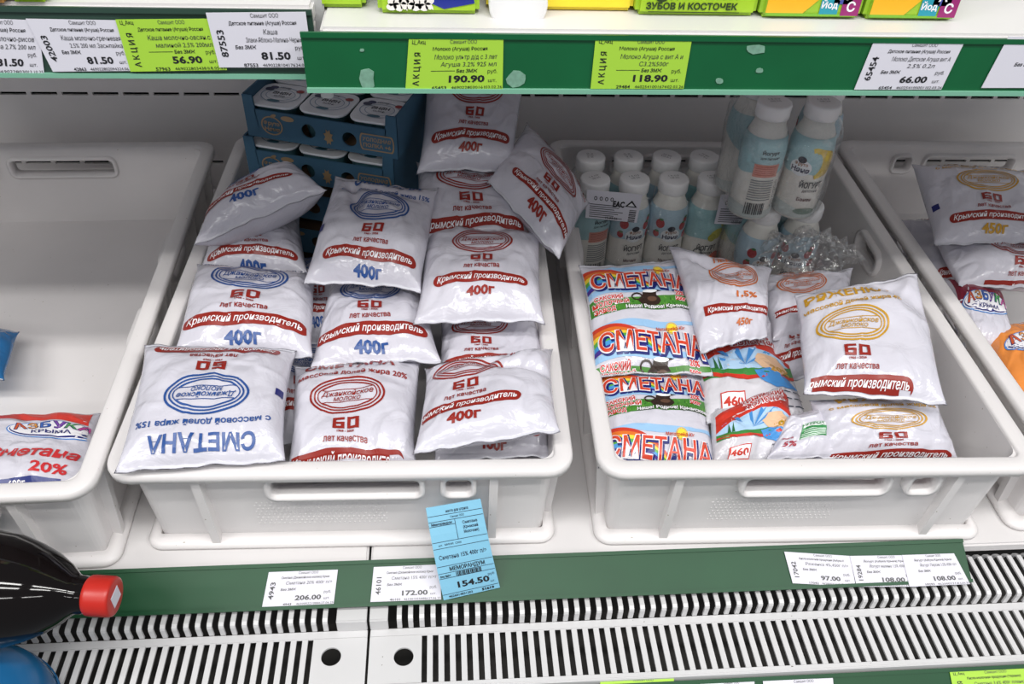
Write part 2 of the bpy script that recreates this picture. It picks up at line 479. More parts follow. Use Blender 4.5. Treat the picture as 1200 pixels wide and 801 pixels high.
def shelf(label, x0, x1, y0, zt):
    root = empty('upper_shelf', ((x0 + x1) / 2, y0, zt - .04), 0, label, 'shelf', 'upper shelves')
    c = root.location
    m = MB(); m.box(x0, x1, y0 + .004, BACK_Y - .003, zt - .012, zt); m.build('shelf_panel', M_CASE, root, loc=-c, bevel=.002)
    m = MB(); m.box(x0, x1, y0 + .004, y0 + .012, zt - .042, zt - .0125); m.build('front_flange', M_CASE, root, loc=-c)
shelf('white enamel upper shelf with cartons, right of the upright', .012, 1.1, .078, .465)
shelf('white enamel upper shelf at top left behind the overlapping tags', -.75, XL, .098, .4715)
m = MB(); xp = float(aty(380, 50, .12)[0]); m.box(xp - .006, xp + .003, .115, .13, .40, .56); m.box(xp - .0055, xp + .0025, .13, BACK_Y - .004, .428, .452)
tag(m.build('shelf_bracket', mat('bracket_steel', (196, 196, 196), .35, .3), bevel=.001), 'steel shelf bracket in the gap between the two upper shelves', 'bracket')

# ------------------------------------------------------------------ crates
CH = .116
def stations(hx, hy, r, brk_x, brk_y, nc=6):
    """closed rounded rectangle, centre (0,hy): list of (x,y,nx,ny,side)"""
    S = []
    def side(a, b, nrm, brk, name):
        L = math.hypot(b[0] - a[0], b[1] - a[1]); ts = sorted(set([0, 1] + [t for t in brk]))
        for t in ts: S.append((a[0] + (b[0] - a[0]) * t, a[1] + (b[1] - a[1]) * t, nrm[0], nrm[1], name))
    def corner(cx, cy, a0):
        for k in range(1, nc):
            a = a0 + math.pi / 2 * k / nc; S.append((cx + r * math.cos(a), cy + r * math.sin(a), math.cos(a), math.sin(a), 'c'))
    y0, y1 = 0, 2 * hy
    fx = [(x - (-hx + r)) / (2 * hx - 2 * r) for x in brk_x]
    fy = [(y - r) / (2 * hy - 2 * r) for y in brk_y]
    side((-hx + r, y0), (hx - r, y0), (0, -1), fx, 'f'); corner(hx - r, y0 + r, -math.pi / 2)
    side((hx, y0 + r), (hx, y1 - r), (1, 0), fy, 'r'); corner(hx - r, y1 - r, 0)
    side((hx - r, y1), (-hx + r, y1), (0, 1), [1 - t for t in [(-x - (-hx + r)) / (2 * hx - 2 * r) for x in brk_x]][::-1], 'b'); corner(-hx + r, y1 - r, math.pi / 2)
    side((-hx, y1 - r), (-hx, y0 + r), (-1, 0), fy, 'l'); corner(-hx + r, y0 + r, math.pi)
    return S
def sweep(S, prof, m, closed=True):
    n = len(S); k = len(prof); v = []
    for x, y, nx, ny, _ in S:
        for d, z in prof: v.append((x - nx * d, y - ny * d, z))
    f = []
    for i in range(n):
        j = (i + 1) % n
        for q in range(k if closed else k - 1):
            w = (q + 1) % k
            f.append((i * k + q, i * k + w, j * k + w, j * k + q))
    m.add(v, f)
def make_crate(label):
    root = empty('dairy_crate', (0, 0, 0), 0, label, 'crate', 'white plastic dairy crates side by side')
    H = CH; R = .024
    # rim
    S = stations(.2, .3, R, [], [])
    m = MB(); sweep(S, [(.0005, H - .0095), (0, H - .004), (.001, H - .001), (.0025, H), (.0145, H), (.0162, H - .001), (.017, H - .003), (.0165, H - .0045), (.005, H - .0045), (.004, H - .006), (.0035, H - .0095)], m)
    m.build('rim', M_CRATE, root, True)
    # walls with hand holes; the inset grows toward the bottom
    bx = [-.0665, .0665, .086, .112]; by = [.2, .26, .34, .4]
    S = [(x, y + .013, nx, ny, q) for x, y, nx, ny, q in stations(.187, .287, .018, bx, [b - .013 for b in by])]; n = len(S)
    zs = [.004, .04, .076, .101, H - .003]
    dd = lambda z: .021 - .007 * z / H
    V = []; F = []
    for x, y, nx, ny, _ in S:
        for z in zs:
            for t in (0, .003): d = dd(z) + t - .013; V.append((x - nx * d, y - ny * d, z))
    nz = len(zs)
    def hole(i, j):
        i %= n
        if j != 2: return False
        a = S[i]; b = S[(i + 1) % n]
        if a[4] != b[4]: return False
        if a[4] in 'fb':
            s_ = 1 if a[4] == 'f' else -1
            xm = s_ * (a[0] + b[0]) / 2
            return abs(xm) < .066 or .087 < xm < .111
        if a[4] in 'lr':
            ym = (a[1] + b[1]) / 2
            return .2 < ym < .26 or .34 < ym < .4
        return False
    idx = lambda i, j, k: ((i % n) * nz + j) * 2 + k
    full = lambda i, j: 0 <= j < nz - 1 and not hole(i, j)
    for i in range(n):
        for j in range(nz - 1):
            if not full(i, j): continue
            F.append((idx(i, j, 0), idx(i + 1, j, 0), idx(i + 1, j + 1, 0), idx(i, j + 1, 0)))
            F.append((idx(i, j, 1), idx(i, j + 1, 1), idx(i + 1, j + 1, 1), idx(i + 1, j, 1)))
            if not full(i - 1, j): F.append((idx(i, j, 0), idx(i, j + 1, 0), idx(i, j + 1, 1), idx(i, j, 1)))
            if not full(i + 1, j): F.append((idx(i + 1, j, 0), idx(i + 1, j, 1), idx(i + 1, j + 1, 1), idx(i + 1, j + 1, 0)))
            if not full(i, j - 1): F.append((idx(i, j, 0), idx(i, j, 1), idx(i + 1, j, 1), idx(i + 1, j, 0)))
            if not full(i, j + 1): F.append((idx(i, j + 1, 0), idx(i + 1, j + 1, 0), idx(i + 1, j + 1, 1), idx(i, j + 1, 1)))
    mesh_obj('side_walls', V, F, M_CRATE, root)
    # floor panel and foot ledge
    m = MB(); m.box(-.2 + .0235, .2 - .0235, .0235, .5765, .003, .007); m.build('floor_panel', M_CRATE, root)
    S2 = stations(.2, .3, R, [], [])
    m = MB(); sweep(S2, [(.009, .001), (.009, .004), (.011, .006), (.0205, .011), (.0205, .001)], m); m.build('foot_ledge', M_CRATE, root, True)
    # ribs
    rp = None
    def rib_mesh():
        mm = MB(); z0, z1 = .006, H - .004; t = .0038
        v = []
        for s_ in (-t, t):
            v += [(s_, .012, z0), (s_, dd(z0) + .001, z0), (s_, dd(z1) + .001, z1), (s_, .004, z1)]
        mm.add(v, [(0, 1, 2, 3), (7, 6, 5, 4), (0, 3, 7, 4), (0, 4, 5, 1), (1, 5, 6, 2), (2, 6, 7, 3)])
        return mm
    spots = [(x, 0, 0) for x in (-.126, .13)] + [(x, .6, math.pi) for x in (-.13, .126)]
    spots += [(.2, y, math.pi / 2) for y in (.045, .15, .29, .31, .45, .555)] + [(-.2, y, -math.pi / 2) for y in (.045, .15, .29, .31, .45, .555)]
    for x, y, a in spots:
        if rp is None: rp = rib_mesh().build('rib', M_CRATE, root); o = rp
        else: o = dup(rp, root)
        o.location = (x, y, 0); o.rotation_euler = (0, 0, a)
    # rounded frames round the hand holes, front and back
    fp = {}
    for (x0, x1, kind) in ((-.0665, .0665, 'handle'), (.086, .112, 'slot')):
        for sgn in (1, -1):
            if kind not in fp:
                mm = MB(); z0, z1 = .076, .101; N = 6; r_ = .007; loop = []
                for cx, cz, a0 in ((x1 - r_, z1 - r_, 0), (x0 + r_, z1 - r_, 90), (x0 + r_, z0 + r_, 180), (x1 - r_, z0 + r_, 270)):
                    for k in range(N + 1):
                        a = math.radians(a0 + 90 * k / N); loop.append((cx + r_ * math.cos(a), cz + r_ * math.sin(a), math.cos(a), math.sin(a)))
                v = []; L = len(loop)
                for (a, b, c, d) in loop:
                    for o_, yy in ((-.0015, .006), (.0028, .006), (.0028, .0225), (-.0015, .0225)): v.append((a + c * o_, yy, b + d * o_))
                f = [(i * 4 + q, i * 4 + (q + 1) % 4, ((i + 1) % L) * 4 + (q + 1) % 4, ((i + 1) % L) * 4 + q) for i in range(L) for q in range(4)]
                mm.add(v, f); fp[kind] = mm.build('handle_frame', M_CRATE, root, True); o = fp[kind]
            else: o = dup(fp[kind], root)
            if sgn < 0: o.location = (0, .6, 0); o.rotation_euler = (0, 0, math.pi)
    # frames of the side hand holes
    sp_ = None
    for yc in (.23, .37):
        for sgn in (1, -1):
            if sp_ is None:
                mm = MB(); z0, z1, x0, x1 = .076, .101, -.031, .031; N = 6; r_ = .011; loop = []
                for cx, cz, a0 in ((x1 - r_, z1 - r_, 0), (x0 + r_, z1 - r_, 90), (x0 + r_, z0 + r_, 180), (x1 - r_, z0 + r_, 270)):
                    for k in range(N + 1):
                        a = math.radians(a0 + 90 * k / N); loop.append((cx + r_ * math.cos(a), cz + r_ * math.sin(a), math.cos(a), math.sin(a)))
                v = []; L = len(loop)
                for (a, b, c, d) in loop:
                    for o_, yy in ((-.002, .010), (.005, .010), (.005, .0235), (-.002, .0235)): v.append((a + c * o_, yy, b + d * o_))
                mm.add(v, [(i * 4 + q, i * 4 + (q + 1) % 4, ((i + 1) % L) * 4 + (q + 1) % 4, ((i + 1) % L) * 4 + q) for i in range(L) for q in range(4)])
                sp_ = mm.build('handle_frame', M_CRATE, root, True); o = sp_
            else: o = dup(sp_, root)
            o.location = (.2 * sgn, yc, 0); o.rotation_euler = (0, 0, math.pi / 2 * sgn)
    # dimpled grip field on the front wall
    mm = MB()
    for i in range(26):
        for j in range(8):
            x = -.085 + i * .0046 + (j % 2) * .0023; z = .026 + j * .0046
            if x > .045: continue
            y = dd(z); r_ = .0016; v = [(x + r_ * math.cos(a * math.pi / 3), y + .0004, z + r_ * math.sin(a * math.pi / 3)) for a in range(6)] + [(x, y - .0011, z)]
            mm.add(v, [(k, (k + 1) % 6, 6) for k in range(6)])
    d = mm.build('grip_dimples', M_CRATE, root, True); d['kind'] = 'stuff'
    return root
crateB = make_crate('white plastic crate piled with white sour cream pouches, centre of the deck')
crateB.rotation_euler.z = -.0195; crateB.location = (0, 0, .0004)
for (x, y, a, lb) in ((.4200, -.0125, -.024, 'white plastic crate holding bright cartoon pouches and yogurt bottles'),
                      (-.40136, -.0165, .01831, 'almost empty white plastic crate at the left of the deck'),
                      (.833, -.012, -.018, 'white plastic crate at the right edge with orange and maroon pouches')):
    c = dup_tree(crateB, (x, y, .0004), a); c['label'] = lb

# ------------------------------------------------------------------ pouches
def vnoise(s, t, fx, fy, seed):
    rs = np.random.RandomState(seed); G = rs.rand(40, 40) * 2 - 1
    x = (s + 1) * .5 * fx + 2; y = (t + 1) * .5 * fy + 2
    i = np.floor(x).astype(int); j = np.floor(y).astype(int); a = x - i; b = y - j
    a = a * a * (3 - 2 * a); b = b * b * (3 - 2 * b); i %= 38; j %= 38
    return (G[j, i] * (1 - a) + G[j, i + 1] * a) * (1 - b) + (G[j + 1, i] * (1 - a) + G[j + 1, i + 1] * a) * b
def pouch_grid(c, T, seed, wr=1.25, dents=(), droop=(0, 0), Tb=None, NU=64, NV=68, sag=0, twist=0):
    c = [np.array(p, float) for p in c]
    Tb = T if Tb is None else Tb
    s = np.linspace(-1, 1, NU)[None, :] * np.ones((NV, 1)); t = np.linspace(-1, 1, NV)[:, None] * np.ones((1, NU))
    # finer rows toward the edges
    s = np.sin(s * math.pi / 2) * .5 + s * .5; t = np.sin(t * math.pi / 2) * .35 + t * .65
    rs = np.random.RandomState(seed)
    ph = rs.rand(8) * 6.28
    s1 = s * (1.0 - .055 * (1 - t ** 4) + .01 * np.sin(3 * t + ph[0])); t1 = t * (1 - .045 * (1 - s ** 2) + .014 * np.sin(2.5 * s + ph[1]) + .008 * np.sin(7 * s + ph[2]))
    a = ((s1 + 1) / 2)[..., None]; b = ((t1 + 1) / 2)[..., None]
    base = (c[0] * (1 - a) + c[1] * a) * (1 - b) + (c[3] * (1 - a) + c[2] * a) * b
    n = np.cross(c[1] - c[3], c[0] - c[2]); n /= np.linalg.norm(n)
    if n[2] < 0 and abs(n[2]) > .2: n = -n
    tt = np.clip(np.abs(t) / .945, 0, 1)
    e = (1 - tt ** 3.0) ** .62
    prof = np.clip(1 - np.abs(s) ** 3.0, 0, 1) ** .5
    body = e * prof
    # wrinkles: folded ridges running from the end seals plus broad lumps and sharp folds
    k = wr * .001
    endw = np.exp(-(1 - np.abs(t)) / .16)
    rip = sum(np.sin(f_ * s + ph[i + 2] + 2 * t) * w_ for i, (f_, w_) in enumerate(((9, .5), (15, .35), (23, .25))))
    n1 = vnoise(s, t, 3.2, 3.2, seed + 1); n2 = vnoise(s + .3 * t, t, 6, 5, seed + 2); n3 = vnoise(s - .4 * t, t + .3 * s, 9, 8, seed + 3)
    rdg = (1 - np.clip(np.abs(vnoise(s + .5 * t, t - .3 * s, 5, 4.5, seed + 5)) * 3.2, 0, 1)) ** 2
    wrk = 1.3 * rdg + 3.0 * n1 + 1.7 * (np.abs(n2) - .3) * 1.2 + .8 * (np.abs(n3) - .3) + 2.4 * rip * endw * (np.abs(t) < .95)
    top = T * body + k * wrk * np.clip(body * 1.7, 0, 1)
    for (s0, t0, ang, wd, dep, ln) in dents:
        A = math.radians(ang); du = (s - s0) * math.cos(A) + (t - t0) * math.sin(A); dv = -(s - s0) * math.sin(A) + (t - t0) * math.cos(A)
        top = top - dep * np.exp(-(dv / wd) ** 2) * np.exp(-(du / ln) ** 4) * np.clip(body * 1.6, 0, 1)
    bot = -Tb * body
    edge = k * 1.5 * rip * (1 - np.clip(body * 3, 0, 1))
    top = top + edge; bot = bot + edge
    dr = droop[0] * np.clip((-t - .6) / .4, 0, 1) ** 2 + droop[1] * np.clip((t - .6) / .4, 0, 1) ** 2
    mid = -sag * (t * t + 0 * s)
    zz = np.array([0, 0, -1.0])
    P = base + n * (top + mid)[..., None] + zz * dr[..., None]
    Q = base + n * (bot + mid)[..., None] + zz * dr[..., None]
    du = np.gradient(P, axis=1); dv = np.gradient(P, axis=0)
    N = np.cross(du, -dv); N /= np.linalg.norm(N, axis=2)[..., None] + 1e-12
    if np.mean(np.einsum('ijk,k->ij', N, n)) < 0: N = -N
    # resample to a uniform grid in (s,t) for printing
    us = np.linspace(-1, 1, NU); vs = np.linspace(-1, 1, NV)
    iu = np.interp(us, s[0], np.arange(NU)); iv = np.interp(vs, t[:, 0], np.arange(NV))
    def rsmp(A):
        i0 = np.clip(iu.astype(int), 0, NU - 2); fu = (iu - i0)[None, :, None]; A = A[:, i0] * (1 - fu) + A[:, i0 + 1] * fu
        j0 = np.clip(iv.astype(int), 0, NV - 2); fv = (iv - j0)[:, None, None]; return A[j0] * (1 - fv) + A[j0 + 1] * fv
    return P, Q, rsmp(P), rsmp(N)
def pouch(label, cat, group, c, T=.022, seed=1, W=132, H=144, film=None, name='dairy_pouch', **kw):
    P, Q, SP, SN = pouch_grid(c, T, seed, **kw)
    NV, NU = P.shape[:2]
    allp = np.concatenate([P.reshape(-1, 3), Q.reshape(-1, 3)])
    org = np.array([allp[:, 0].mean(), allp[:, 1].mean(), allp[:, 2].min()])
    root = empty(name, org, 0, label, cat, group)
    idx = np.arange(NV * NU).reshape(NV, NU); n0 = NV * NU
    bidx = idx + n0
    bidx[0, :] = idx[0, :]; bidx[-1, :] = idx[-1, :]; bidx[:, 0] = idx[:, 0]; bidx[:, -1] = idx[:, -1]
    f = []
    for j in range(NV - 1):
        for i in range(NU - 1):
            f.append((idx[j, i], idx[j + 1, i], idx[j + 1, i + 1], idx[j, i + 1]))
            f.append((bidx[j, i], bidx[j, i + 1], bidx[j + 1, i + 1], bidx[j + 1, i]))
    v = np.concatenate([P.reshape(-1, 3), Q.reshape(-1, 3)]) - org
    used = np.zeros(len(v), bool); used[np.unique(np.array(f))] = True
    mp = np.cumsum(used) - 1
    f = [tuple(int(mp[i]) for i in q) for q in f]
    mesh_obj('film_body', v[used], f, film or M_FILM, root, True)
    S = Surf(SP - org, SN, W, H)
    # crimped heat seals at both ends
    for nm, y0, y1 in (('end_seal', -.985, -.955), ('end_seal', .955, .985)):
        p = Print(S, 1.0, .0002); p.rect(-W / 2 * .975, H / 2 * y0, W / 2 * .975, H / 2 * y1, (206, 206, 214), 0, 60, 1)
        p.build(nm, root)
    return root, S

def sixty(p, x, y, h, col):
    t = h * .27; w = h * .92; g = h * .22
    for i, x0 in enumerate((x - w - g / 2, x + g / 2)):
        p.rect(x0, y - h / 2, x0 + w, y - h / 2 + t * .8, col, 2, 4, 1); p.rect(x0, y + h / 2 - t * .8, x0 + w, y + h / 2, col, 2, 4, 1)
        p.rect(x0, y - h / 2 + t * .8, x0 + t, y + h / 2 - t * .8, col, 2, 1, 4)
        if i == 0:
            p.rect(x0 + t, y - h * .1, x0 + w, y + h * .1, col, 2, 3, 1); p.rect(x0 + w - t, y + h * .1, x0 + w, y + h / 2 - t * .8, col, 2, 1, 3)
        else: p.rect(x0 + w - t, y - h / 2 + t * .8, x0 + w, y + h / 2 - t * .8, col, 2, 1, 4)
def emblem(p, x, y, col, k=1.0):
    rx, ry = 37 * k, 23 * k
    p.ring(x, y, rx, ry, 2.1 * k, col); p.ring(x, y, rx - 4.2 * k, ry - 3.8 * k, 1.6 * k, col); p.ring(x, y, rx - 7.6 * k, ry - 6.8 * k, 1.1 * k, col)
    # flat-ended lens lines over and under the name
    for sg in (-1, 1):
        a = np.radians(np.linspace(28, 152, 25)); ex = (rx - 9 * k) * np.cos(a); ey = sg * (ry - 7.5 * k) * np.sin(a)
        p.strip(np.stack([x + ex, y + ey], 1), np.stack([x + ex, y + ey - sg * .9 * k], 1), col, 1)
        xe = (rx - 9 * k) * math.cos(math.radians(28)); yy = sg * (ry - 7.5 * k) * math.sin(math.radians(28))
        xs = np.linspace(-xe, xe, 21); p.strip(np.stack([x + xs, y + yy + 0 * xs], 1), np.stack([x + xs, y + yy + .8 * k + 0 * xs], 1), col, 1)
    p.text('Джанкойское', x, y - 2.6 * k, 5.8 * k, col, 51 * k, .012, .25, layer=3)
    p.text('молоко'.upper(), x, y + 4.2 * k, 4.6 * k, col, 27 * k, .015, .2, layer=3)
def dz_print(root, S, col, title, pct, wt, x0=0, y0=-20, k=1.0, arc=0.0006, extra=None, red=RED, lim=.95, years=True, mark=None):
    if mark:
        p = Print(S, .99); p.rect(mark[0] - 3, mark[1] - 5, mark[0] + 3, mark[1] + 5, NAVY, 0, 3, 4); p.build('eye_mark', root)
    p = Print(S, lim); emblem(p, x0, y0, col, k); p.build('emblem', root, None)
    if title:
        p = Print(S, lim); p.text(title, x0, y0 - 48 * k, 13 * k, col, min(88, 13 * len(title)) * k, .03, 0, arc=arc); p.build('product_name', root)
    if pct:
        p = Print(S, lim); p.text(pct, x0, y0 - 31 * k, 6 * k, col, (4.5 * len(pct)) * k, .022, 0, arc=arc * 1.4); p.build('fat_content_line', root)
    if years:
        p = Print(S, lim); sixty(p, x0, y0 + 34 * k, 12.5 * k, red); p.text('1966 - 2026', x0, y0 + 42.6 * k, 2.2 * k, red, 17 * k, .04)
        p.text('лет качества', x0, y0 + 49.5 * k, 6 * k, red, 42 * k, .02); p.build('anniversary_mark', root)
    if wt:
        p = Print(S, lim); p.text(wt, x0, y0 + 80 * k, 10 * k, col, 32 * k, .04); p.build('weight_mark', root)
    p = Print(S, lim); p.rect(x0 - 55 * k, y0 + 57.5 * k, x0 + 55 * k, y0 + 70.5 * k, red, 0, 40, 4, arc=arc, rnd=6 * k)
    p.text('Крымский производитель', x0, y0 + 63.5 * k, 7 * k, WHT, 101 * k, .012, .25, arc=arc, layer=2); p.build('red_band', root)

def C3(pix, zs):
    q = [atz(u, v, z) for (u, v), z in zip(pix, zs)]
    for p in q:
        if p[2] < .114: p[1] = max(p[1], .019)      # stays behind the crate's front wall
    return q
GB = 'sour cream pouches in the centre crate'
BL15 = ('СМЕТАНА', 'с массовой долей жира 15%', '400г'); RD20 = ('СМЕТАНА', 'с массовой долей жира 20%', '400г')
def dz(label, pix, zs, col, txt, y0=-20, x0=0, k=1.0, seed=1, T=.023, group=GB, flip=False, cat='pouch', **kw):
    c = C3(pix, zs)
    if flip: c = [c[2], c[3], c[0], c[1]]
    pk = {q: kw.pop(q) for q in ('extra', 'arc', 'lim', 'years', 'red', 'mark') if q in kw}
    root, S = pouch(label, cat, group, c, T, seed, **kw)
    dz_print(root, S, col, txt[0], txt[1], txt[2], x0, y0, k, **pk)
    return root, S

# centre crate, hidden lower layer first
dz('white blue-print pouch mostly buried between the second-row pouches', [(330,300),(420,300),(425,400),(335,410)], (.085,.095,.088,.078), BLUE, BL15, seed=41, y0=-25)
dz('white pouch wedged low between the two front left pouches', [(300,395),(425,405),(425,520),(300,525)], (.078,.085,.08,.07), BLUE, BL15, seed=42, y0=-25)
dz('white pouch showing only its 400 g corner under the front right pouch', [(500,462),(645,462),(646,536),(508,544)], (.085,.085,.088,.088), RED, RD20, seed=43, y0=-22)
dz('white red-print pouch peeping out beneath the smooth right-hand pouch', [(514,362),(630,362),(645,445),(512,450)], (.098,.092,.092,.098), RED, RD20, seed=44, y0=-10, x0=-16)
dz('white pouch with red band lying under the tilted pouch at rear left', [(258,252),(352,250),(362,322),(232,320)], (.120,.124,.124,.118), BLUE, BL15, seed=45, y0=-17, k=1.05)
dz('white blue-print pouch, second row at the left crate wall', [(230,308),(372,322),(368,420),(203,412)], (.126,.126,.124,.121), BLUE, BL15, seed=11, y0=-33, k=1.15)
dz('white blue-print pouch, second row in the middle of the crate', [(386,330),(492,325),(519,425),(362,432)], (.108,.112,.121,.112), BLUE, BL15, seed=12, y0=-31, x0=-3, k=1.12)
dz('white blue-print pouch turned upside down at the front left corner', [(170,402),(347,408),(334,543),(134,556)], (.136,.130,.122,.127), BLUE, BL15, seed=13, y0=-8, flip=True, T=.023, mark=(-61, 0))
dz('white red-print pouch standing in the middle of the front row', [(345,430),(494,420),(489,548),(333,556)], (.108,.108,.104,.102), RED, RD20, seed=14, y0=-2, x0=-6, k=1.08)
dz('creased white red-print pouch at the front right corner of the crate', [(498,428),(648,406),(656,506),(484,534)], (.112,.126,.142,.130), RED, RD20, seed=15, y0=-30, x0=-20, dents=((.45, -.35, 20, .13, .012, .7), (-.2, -.62, -12, .1, .007, .8)), droop=(.004, 0), k=1.0)
dz('white red-print pouch lying near the top behind the upper rail', [(487,190),(602,196),(622,285),(488,290)], (.178,.174,.158,.160), RED, RD20, seed=16, y0=-22, k=1.15)
dz('white blue-print pouch with folded top edge in the third row', [(392,207),(515,221),(494,343),(354,332)], (.190,.192,.156,.152), BLUE, BL15, seed=17, y0=-18, x0=6, dents=((-.45, -.5, 60, .12, .010, .55), (.1, -.66, 5, .1, .006, .9)), k=0.98, mark=(-61, 8))
dz('smooth white red-print pouch lying high at the right crate wall', [(498,265),(634,269),(639,380),(484,380)], (.160,.160,.144,.144), RED, RD20, seed=18, y0=-29, k=0.93)
dz('tilted white blue-print pouch leaning on its seam at rear left', [(272,238),(352,200),(384,222),(225,290)], (.152,.182,.190,.154), BLUE, BL15, seed=19, y0=-34, T=0.03, Tb=0.03, x0=-8)
dz('topmost white red-print pouch tucked under the upper green rail', [(500,82),(616,90),(602,203),(488,204)], (.262,.250,.190,.200), RED, RD20, seed=20, y0=-30)
dz('white red-print pouch tipped sideways over the right crate wall', [(617,143),(692,237),(655,306),(570,213)], (.200,.165,.165,.196), RED, RD20, seed=21, y0=-22, x0=12, T=0.027)

# right-hand crate --------------------------------------------------------
GC = 'pouches in the right-hand crate'
def rainbow_print(root, S, y0s):
    SKY = (150, 190, 226); GRS = (70, 130, 48); DGR = (40, 86, 34)
    W = S.W
    for y0 in y0s:        # y0 = centre of the big word
        pb = Print(S, .985); pg = Print(S, .985); pt = Print(S, .985); pj = Print(S, .985); pr = Print(S, .985); ps = Print(S, .985); pw = Print(S, .985)
        xs = np.linspace(-W / 2 * .98, W / 2 * .98, 40)
        # sky bands
        for a, b, amp in ((-24, -17, 2), (8, 15, 1.5)):
            pb.strip(np.stack([xs, y0 + a + amp * np.sin(xs / 20)], 1), np.stack([xs, y0 + b + amp * np.sin(xs / 15 + 1)], 1), SKY, 0, 3)
        # grass
        pg.strip(np.stack([xs, y0 + 20 + 2.2 * np.cos(xs / 30)], 1), np.stack([xs, y0 + 38 + .6 * np.sin(xs / 9)], 1), GRS, 1, 4)
        rs = random.Random(5)
        for q in range(90):
            gx = rs.uniform(-W / 2 * .95, W / 2 * .95); gy = y0 + rs.uniform(24, 37); hh = rs.uniform(2, 4)
            pg.add([(gx - .5, gy), (gx + .5, gy), (gx + rs.uniform(-.8, .8), gy - hh)], [(0, 1, 2)], DGR if q % 2 else (120, 170, 70), 2)
        # rainbow from the left edge sweeping down into the jug
        xr = np.linspace(-W / 2 * .98, 14, 40)
        def arc(o):
            u = (xr + 70) / 84
            return y0 - 23 + o + 33 * u ** 2.2 - (1 - u) * 0 - 3 * np.sin(u * 3)
        cols = [(196, 60, 40), (214, 110, 40), (236, 206, 60), (90, 170, 70), (70, 150, 210), (70, 50, 140)]
        for i, c in enumerate(cols):
            th = 5.6 * (1 - .72 * (xr + 70) / 84)
            pr.strip(np.stack([xr, arc(0) + th * i], 1), np.stack([xr, arc(0) + th * (i + 1)], 1), c, 3)
        ps.disc(26, y0 - 14, 5.5, 5.5, (246, 214, 60), 3); ps.ring(26, y0 - 14, 6.8, 6.8, .8, (240, 190, 50), 3)
        # jug
        jx, jy = 6, y0 + 25
        prof = [(-7, -9), (-8, -5), (-13, 0), (-14, 4), (-11, 9), (-5, 11), (5, 11), (11, 9), (14, 4), (13, 0), (9, -5), (10, -9), (17, -11), (9, -12.5), (-6, -12)]
        pj.poly([(jx + a, jy + b * .8) for a, b in prof], (48, 34, 28), 4)
        pj.ring(jx - 15, jy - 3, 7, 5.2, 1.8, (48, 34, 28), 4)
        pj.disc(jx + 2, jy - 8.4, 9, 1.9, (238, 238, 240), 5); pj.disc(jx + 3, jy + 1, 6, 3, (92, 66, 52), 5)
        # lettering
        for off, c, ly, wd, dx in ((.09, NAVY, 5, 124, 1.6), (.05, WHT, 7, 122, 0), (.012, (206, 66, 40), 10, 119, 0)):
            pt.text('СМЕТАНА', dx, y0 + (1.4 if ly == 5 else 0), 20, c, wd, off, 0, layer=ly, tilt=.06)
        pw.text('Метотрейд-Юг', 24, y0 - 13, 3.4, (190, 70, 40), 34, .02, layer=6, arc=-.002)
        pw.build('maker_lettering', root); pw = Print(S, .985)
        for i, (s_, xx) in enumerate((('САКСКИЙ', -43), ('МОЛОЧНЫЙ', -41), ('ЗАВОД', -49))):
            for off, c, ly in ((.10, WHT, 6), (.04, (196, 50, 36), 7)): pw.text(s_, xx, y0 + 20.5 + i * 7.2, 5, c, None, off, layer=ly)
        pw.build('dairy_lettering', root); pw = Print(S, .985)
        for i, s_ in enumerate(('20%', '500г')):
            for off, c, ly in ((.10, WHT, 6), (.04, (200, 44, 36), 7)): pw.text(s_, 46, y0 + 18 + i * 7.5, 5, c, None, off, layer=ly)
        pw.build('weight_lettering', root); pw = Print(S, .985)
        for off, c, ly in ((.10, (40, 60, 30), 6), (.03, WHT, 7)): pw.text('Наше! Родное! Крымское!', 18, y0 + 35.5, 4.2, c, 86, off, layer=ly)
        pb.build('sky_print', root); pg.build('grass_print', root); pr.build('rainbow_print', root); pj.build('jug_print', root); pt.build('product_name', root); ps.build('sun_print', root); pw.build('small_lettering', root)
root, S = pouch('bright sour cream pouch with rainbow and jug print, at the front left corner', 'pouch', GC, C3([(694,428),(825,424),(844,560),(704,566)], (.098,.09,.086,.092)), .017, 51, wr=.7)
rainbow_print(root, S, (-24, 56))
root, S = pouch('bright rainbow and jug print pouch overlapping its twin at the back', 'pouch', GC, C3([(678,310),(800,303),(836,440),(697,444)], (.134,.13,.110,.113)), .018, 52, wr=.8)
rainbow_print(root, S, (-32, 44))
OY = ('ЙОГУРТ', 'персик', None)
def peach(k=1.0):
    def f(p):
        p.text('ПЕРСИК', 0, -56, 7, ORG, 44, .03); p.text('1,5%', 20, 12, 8, ORG, 28, .03); p.text('450г', 26, 50, 7, ORG, 26, .03)
    return f
def peach_pouch(label, pix, zs, seed, x0=6, **kw):
    root, S = pouch(label, 'pouch', GC, C3(pix, zs), .017, seed, **kw)
    p = Print(S, .95); emblem(p, x0, -24, ORG, 1.0); p.build('emblem', root)
    p = Print(S, .95); p.text('ПЕРСИК', x0, -52, 7.5, ORG, 44, .03); p.text('ЙОГУРТ', x0, -64, 8, ORG, 52, .03); p.build('product_name', root)
    p = Print(S, .95); p.text('1,5%', x0 + 16, 10, 10, ORG, 34, .03); p.build('fat_content_mark', root)
    p = Print(S, .95); p.text('450г', x0 + 10, 50, 8, ORG, 30, .03); p.build('weight_mark', root)
    p = Print(S, .95); p.rect(x0 - 58, 26, x0 + 58, 38, RED, 0, 40, 4); p.text('Крымский производитель', x0, 32, 6, WHT, 106, .016, .25); p.build('red_band', root)
peach_pouch('white peach yogurt pouch with orange print partly behind the large white pouch', [(886,322),(1000,314),(990,395),(905,400)], (.112,.108,.1,.104), 54, x0=-14)
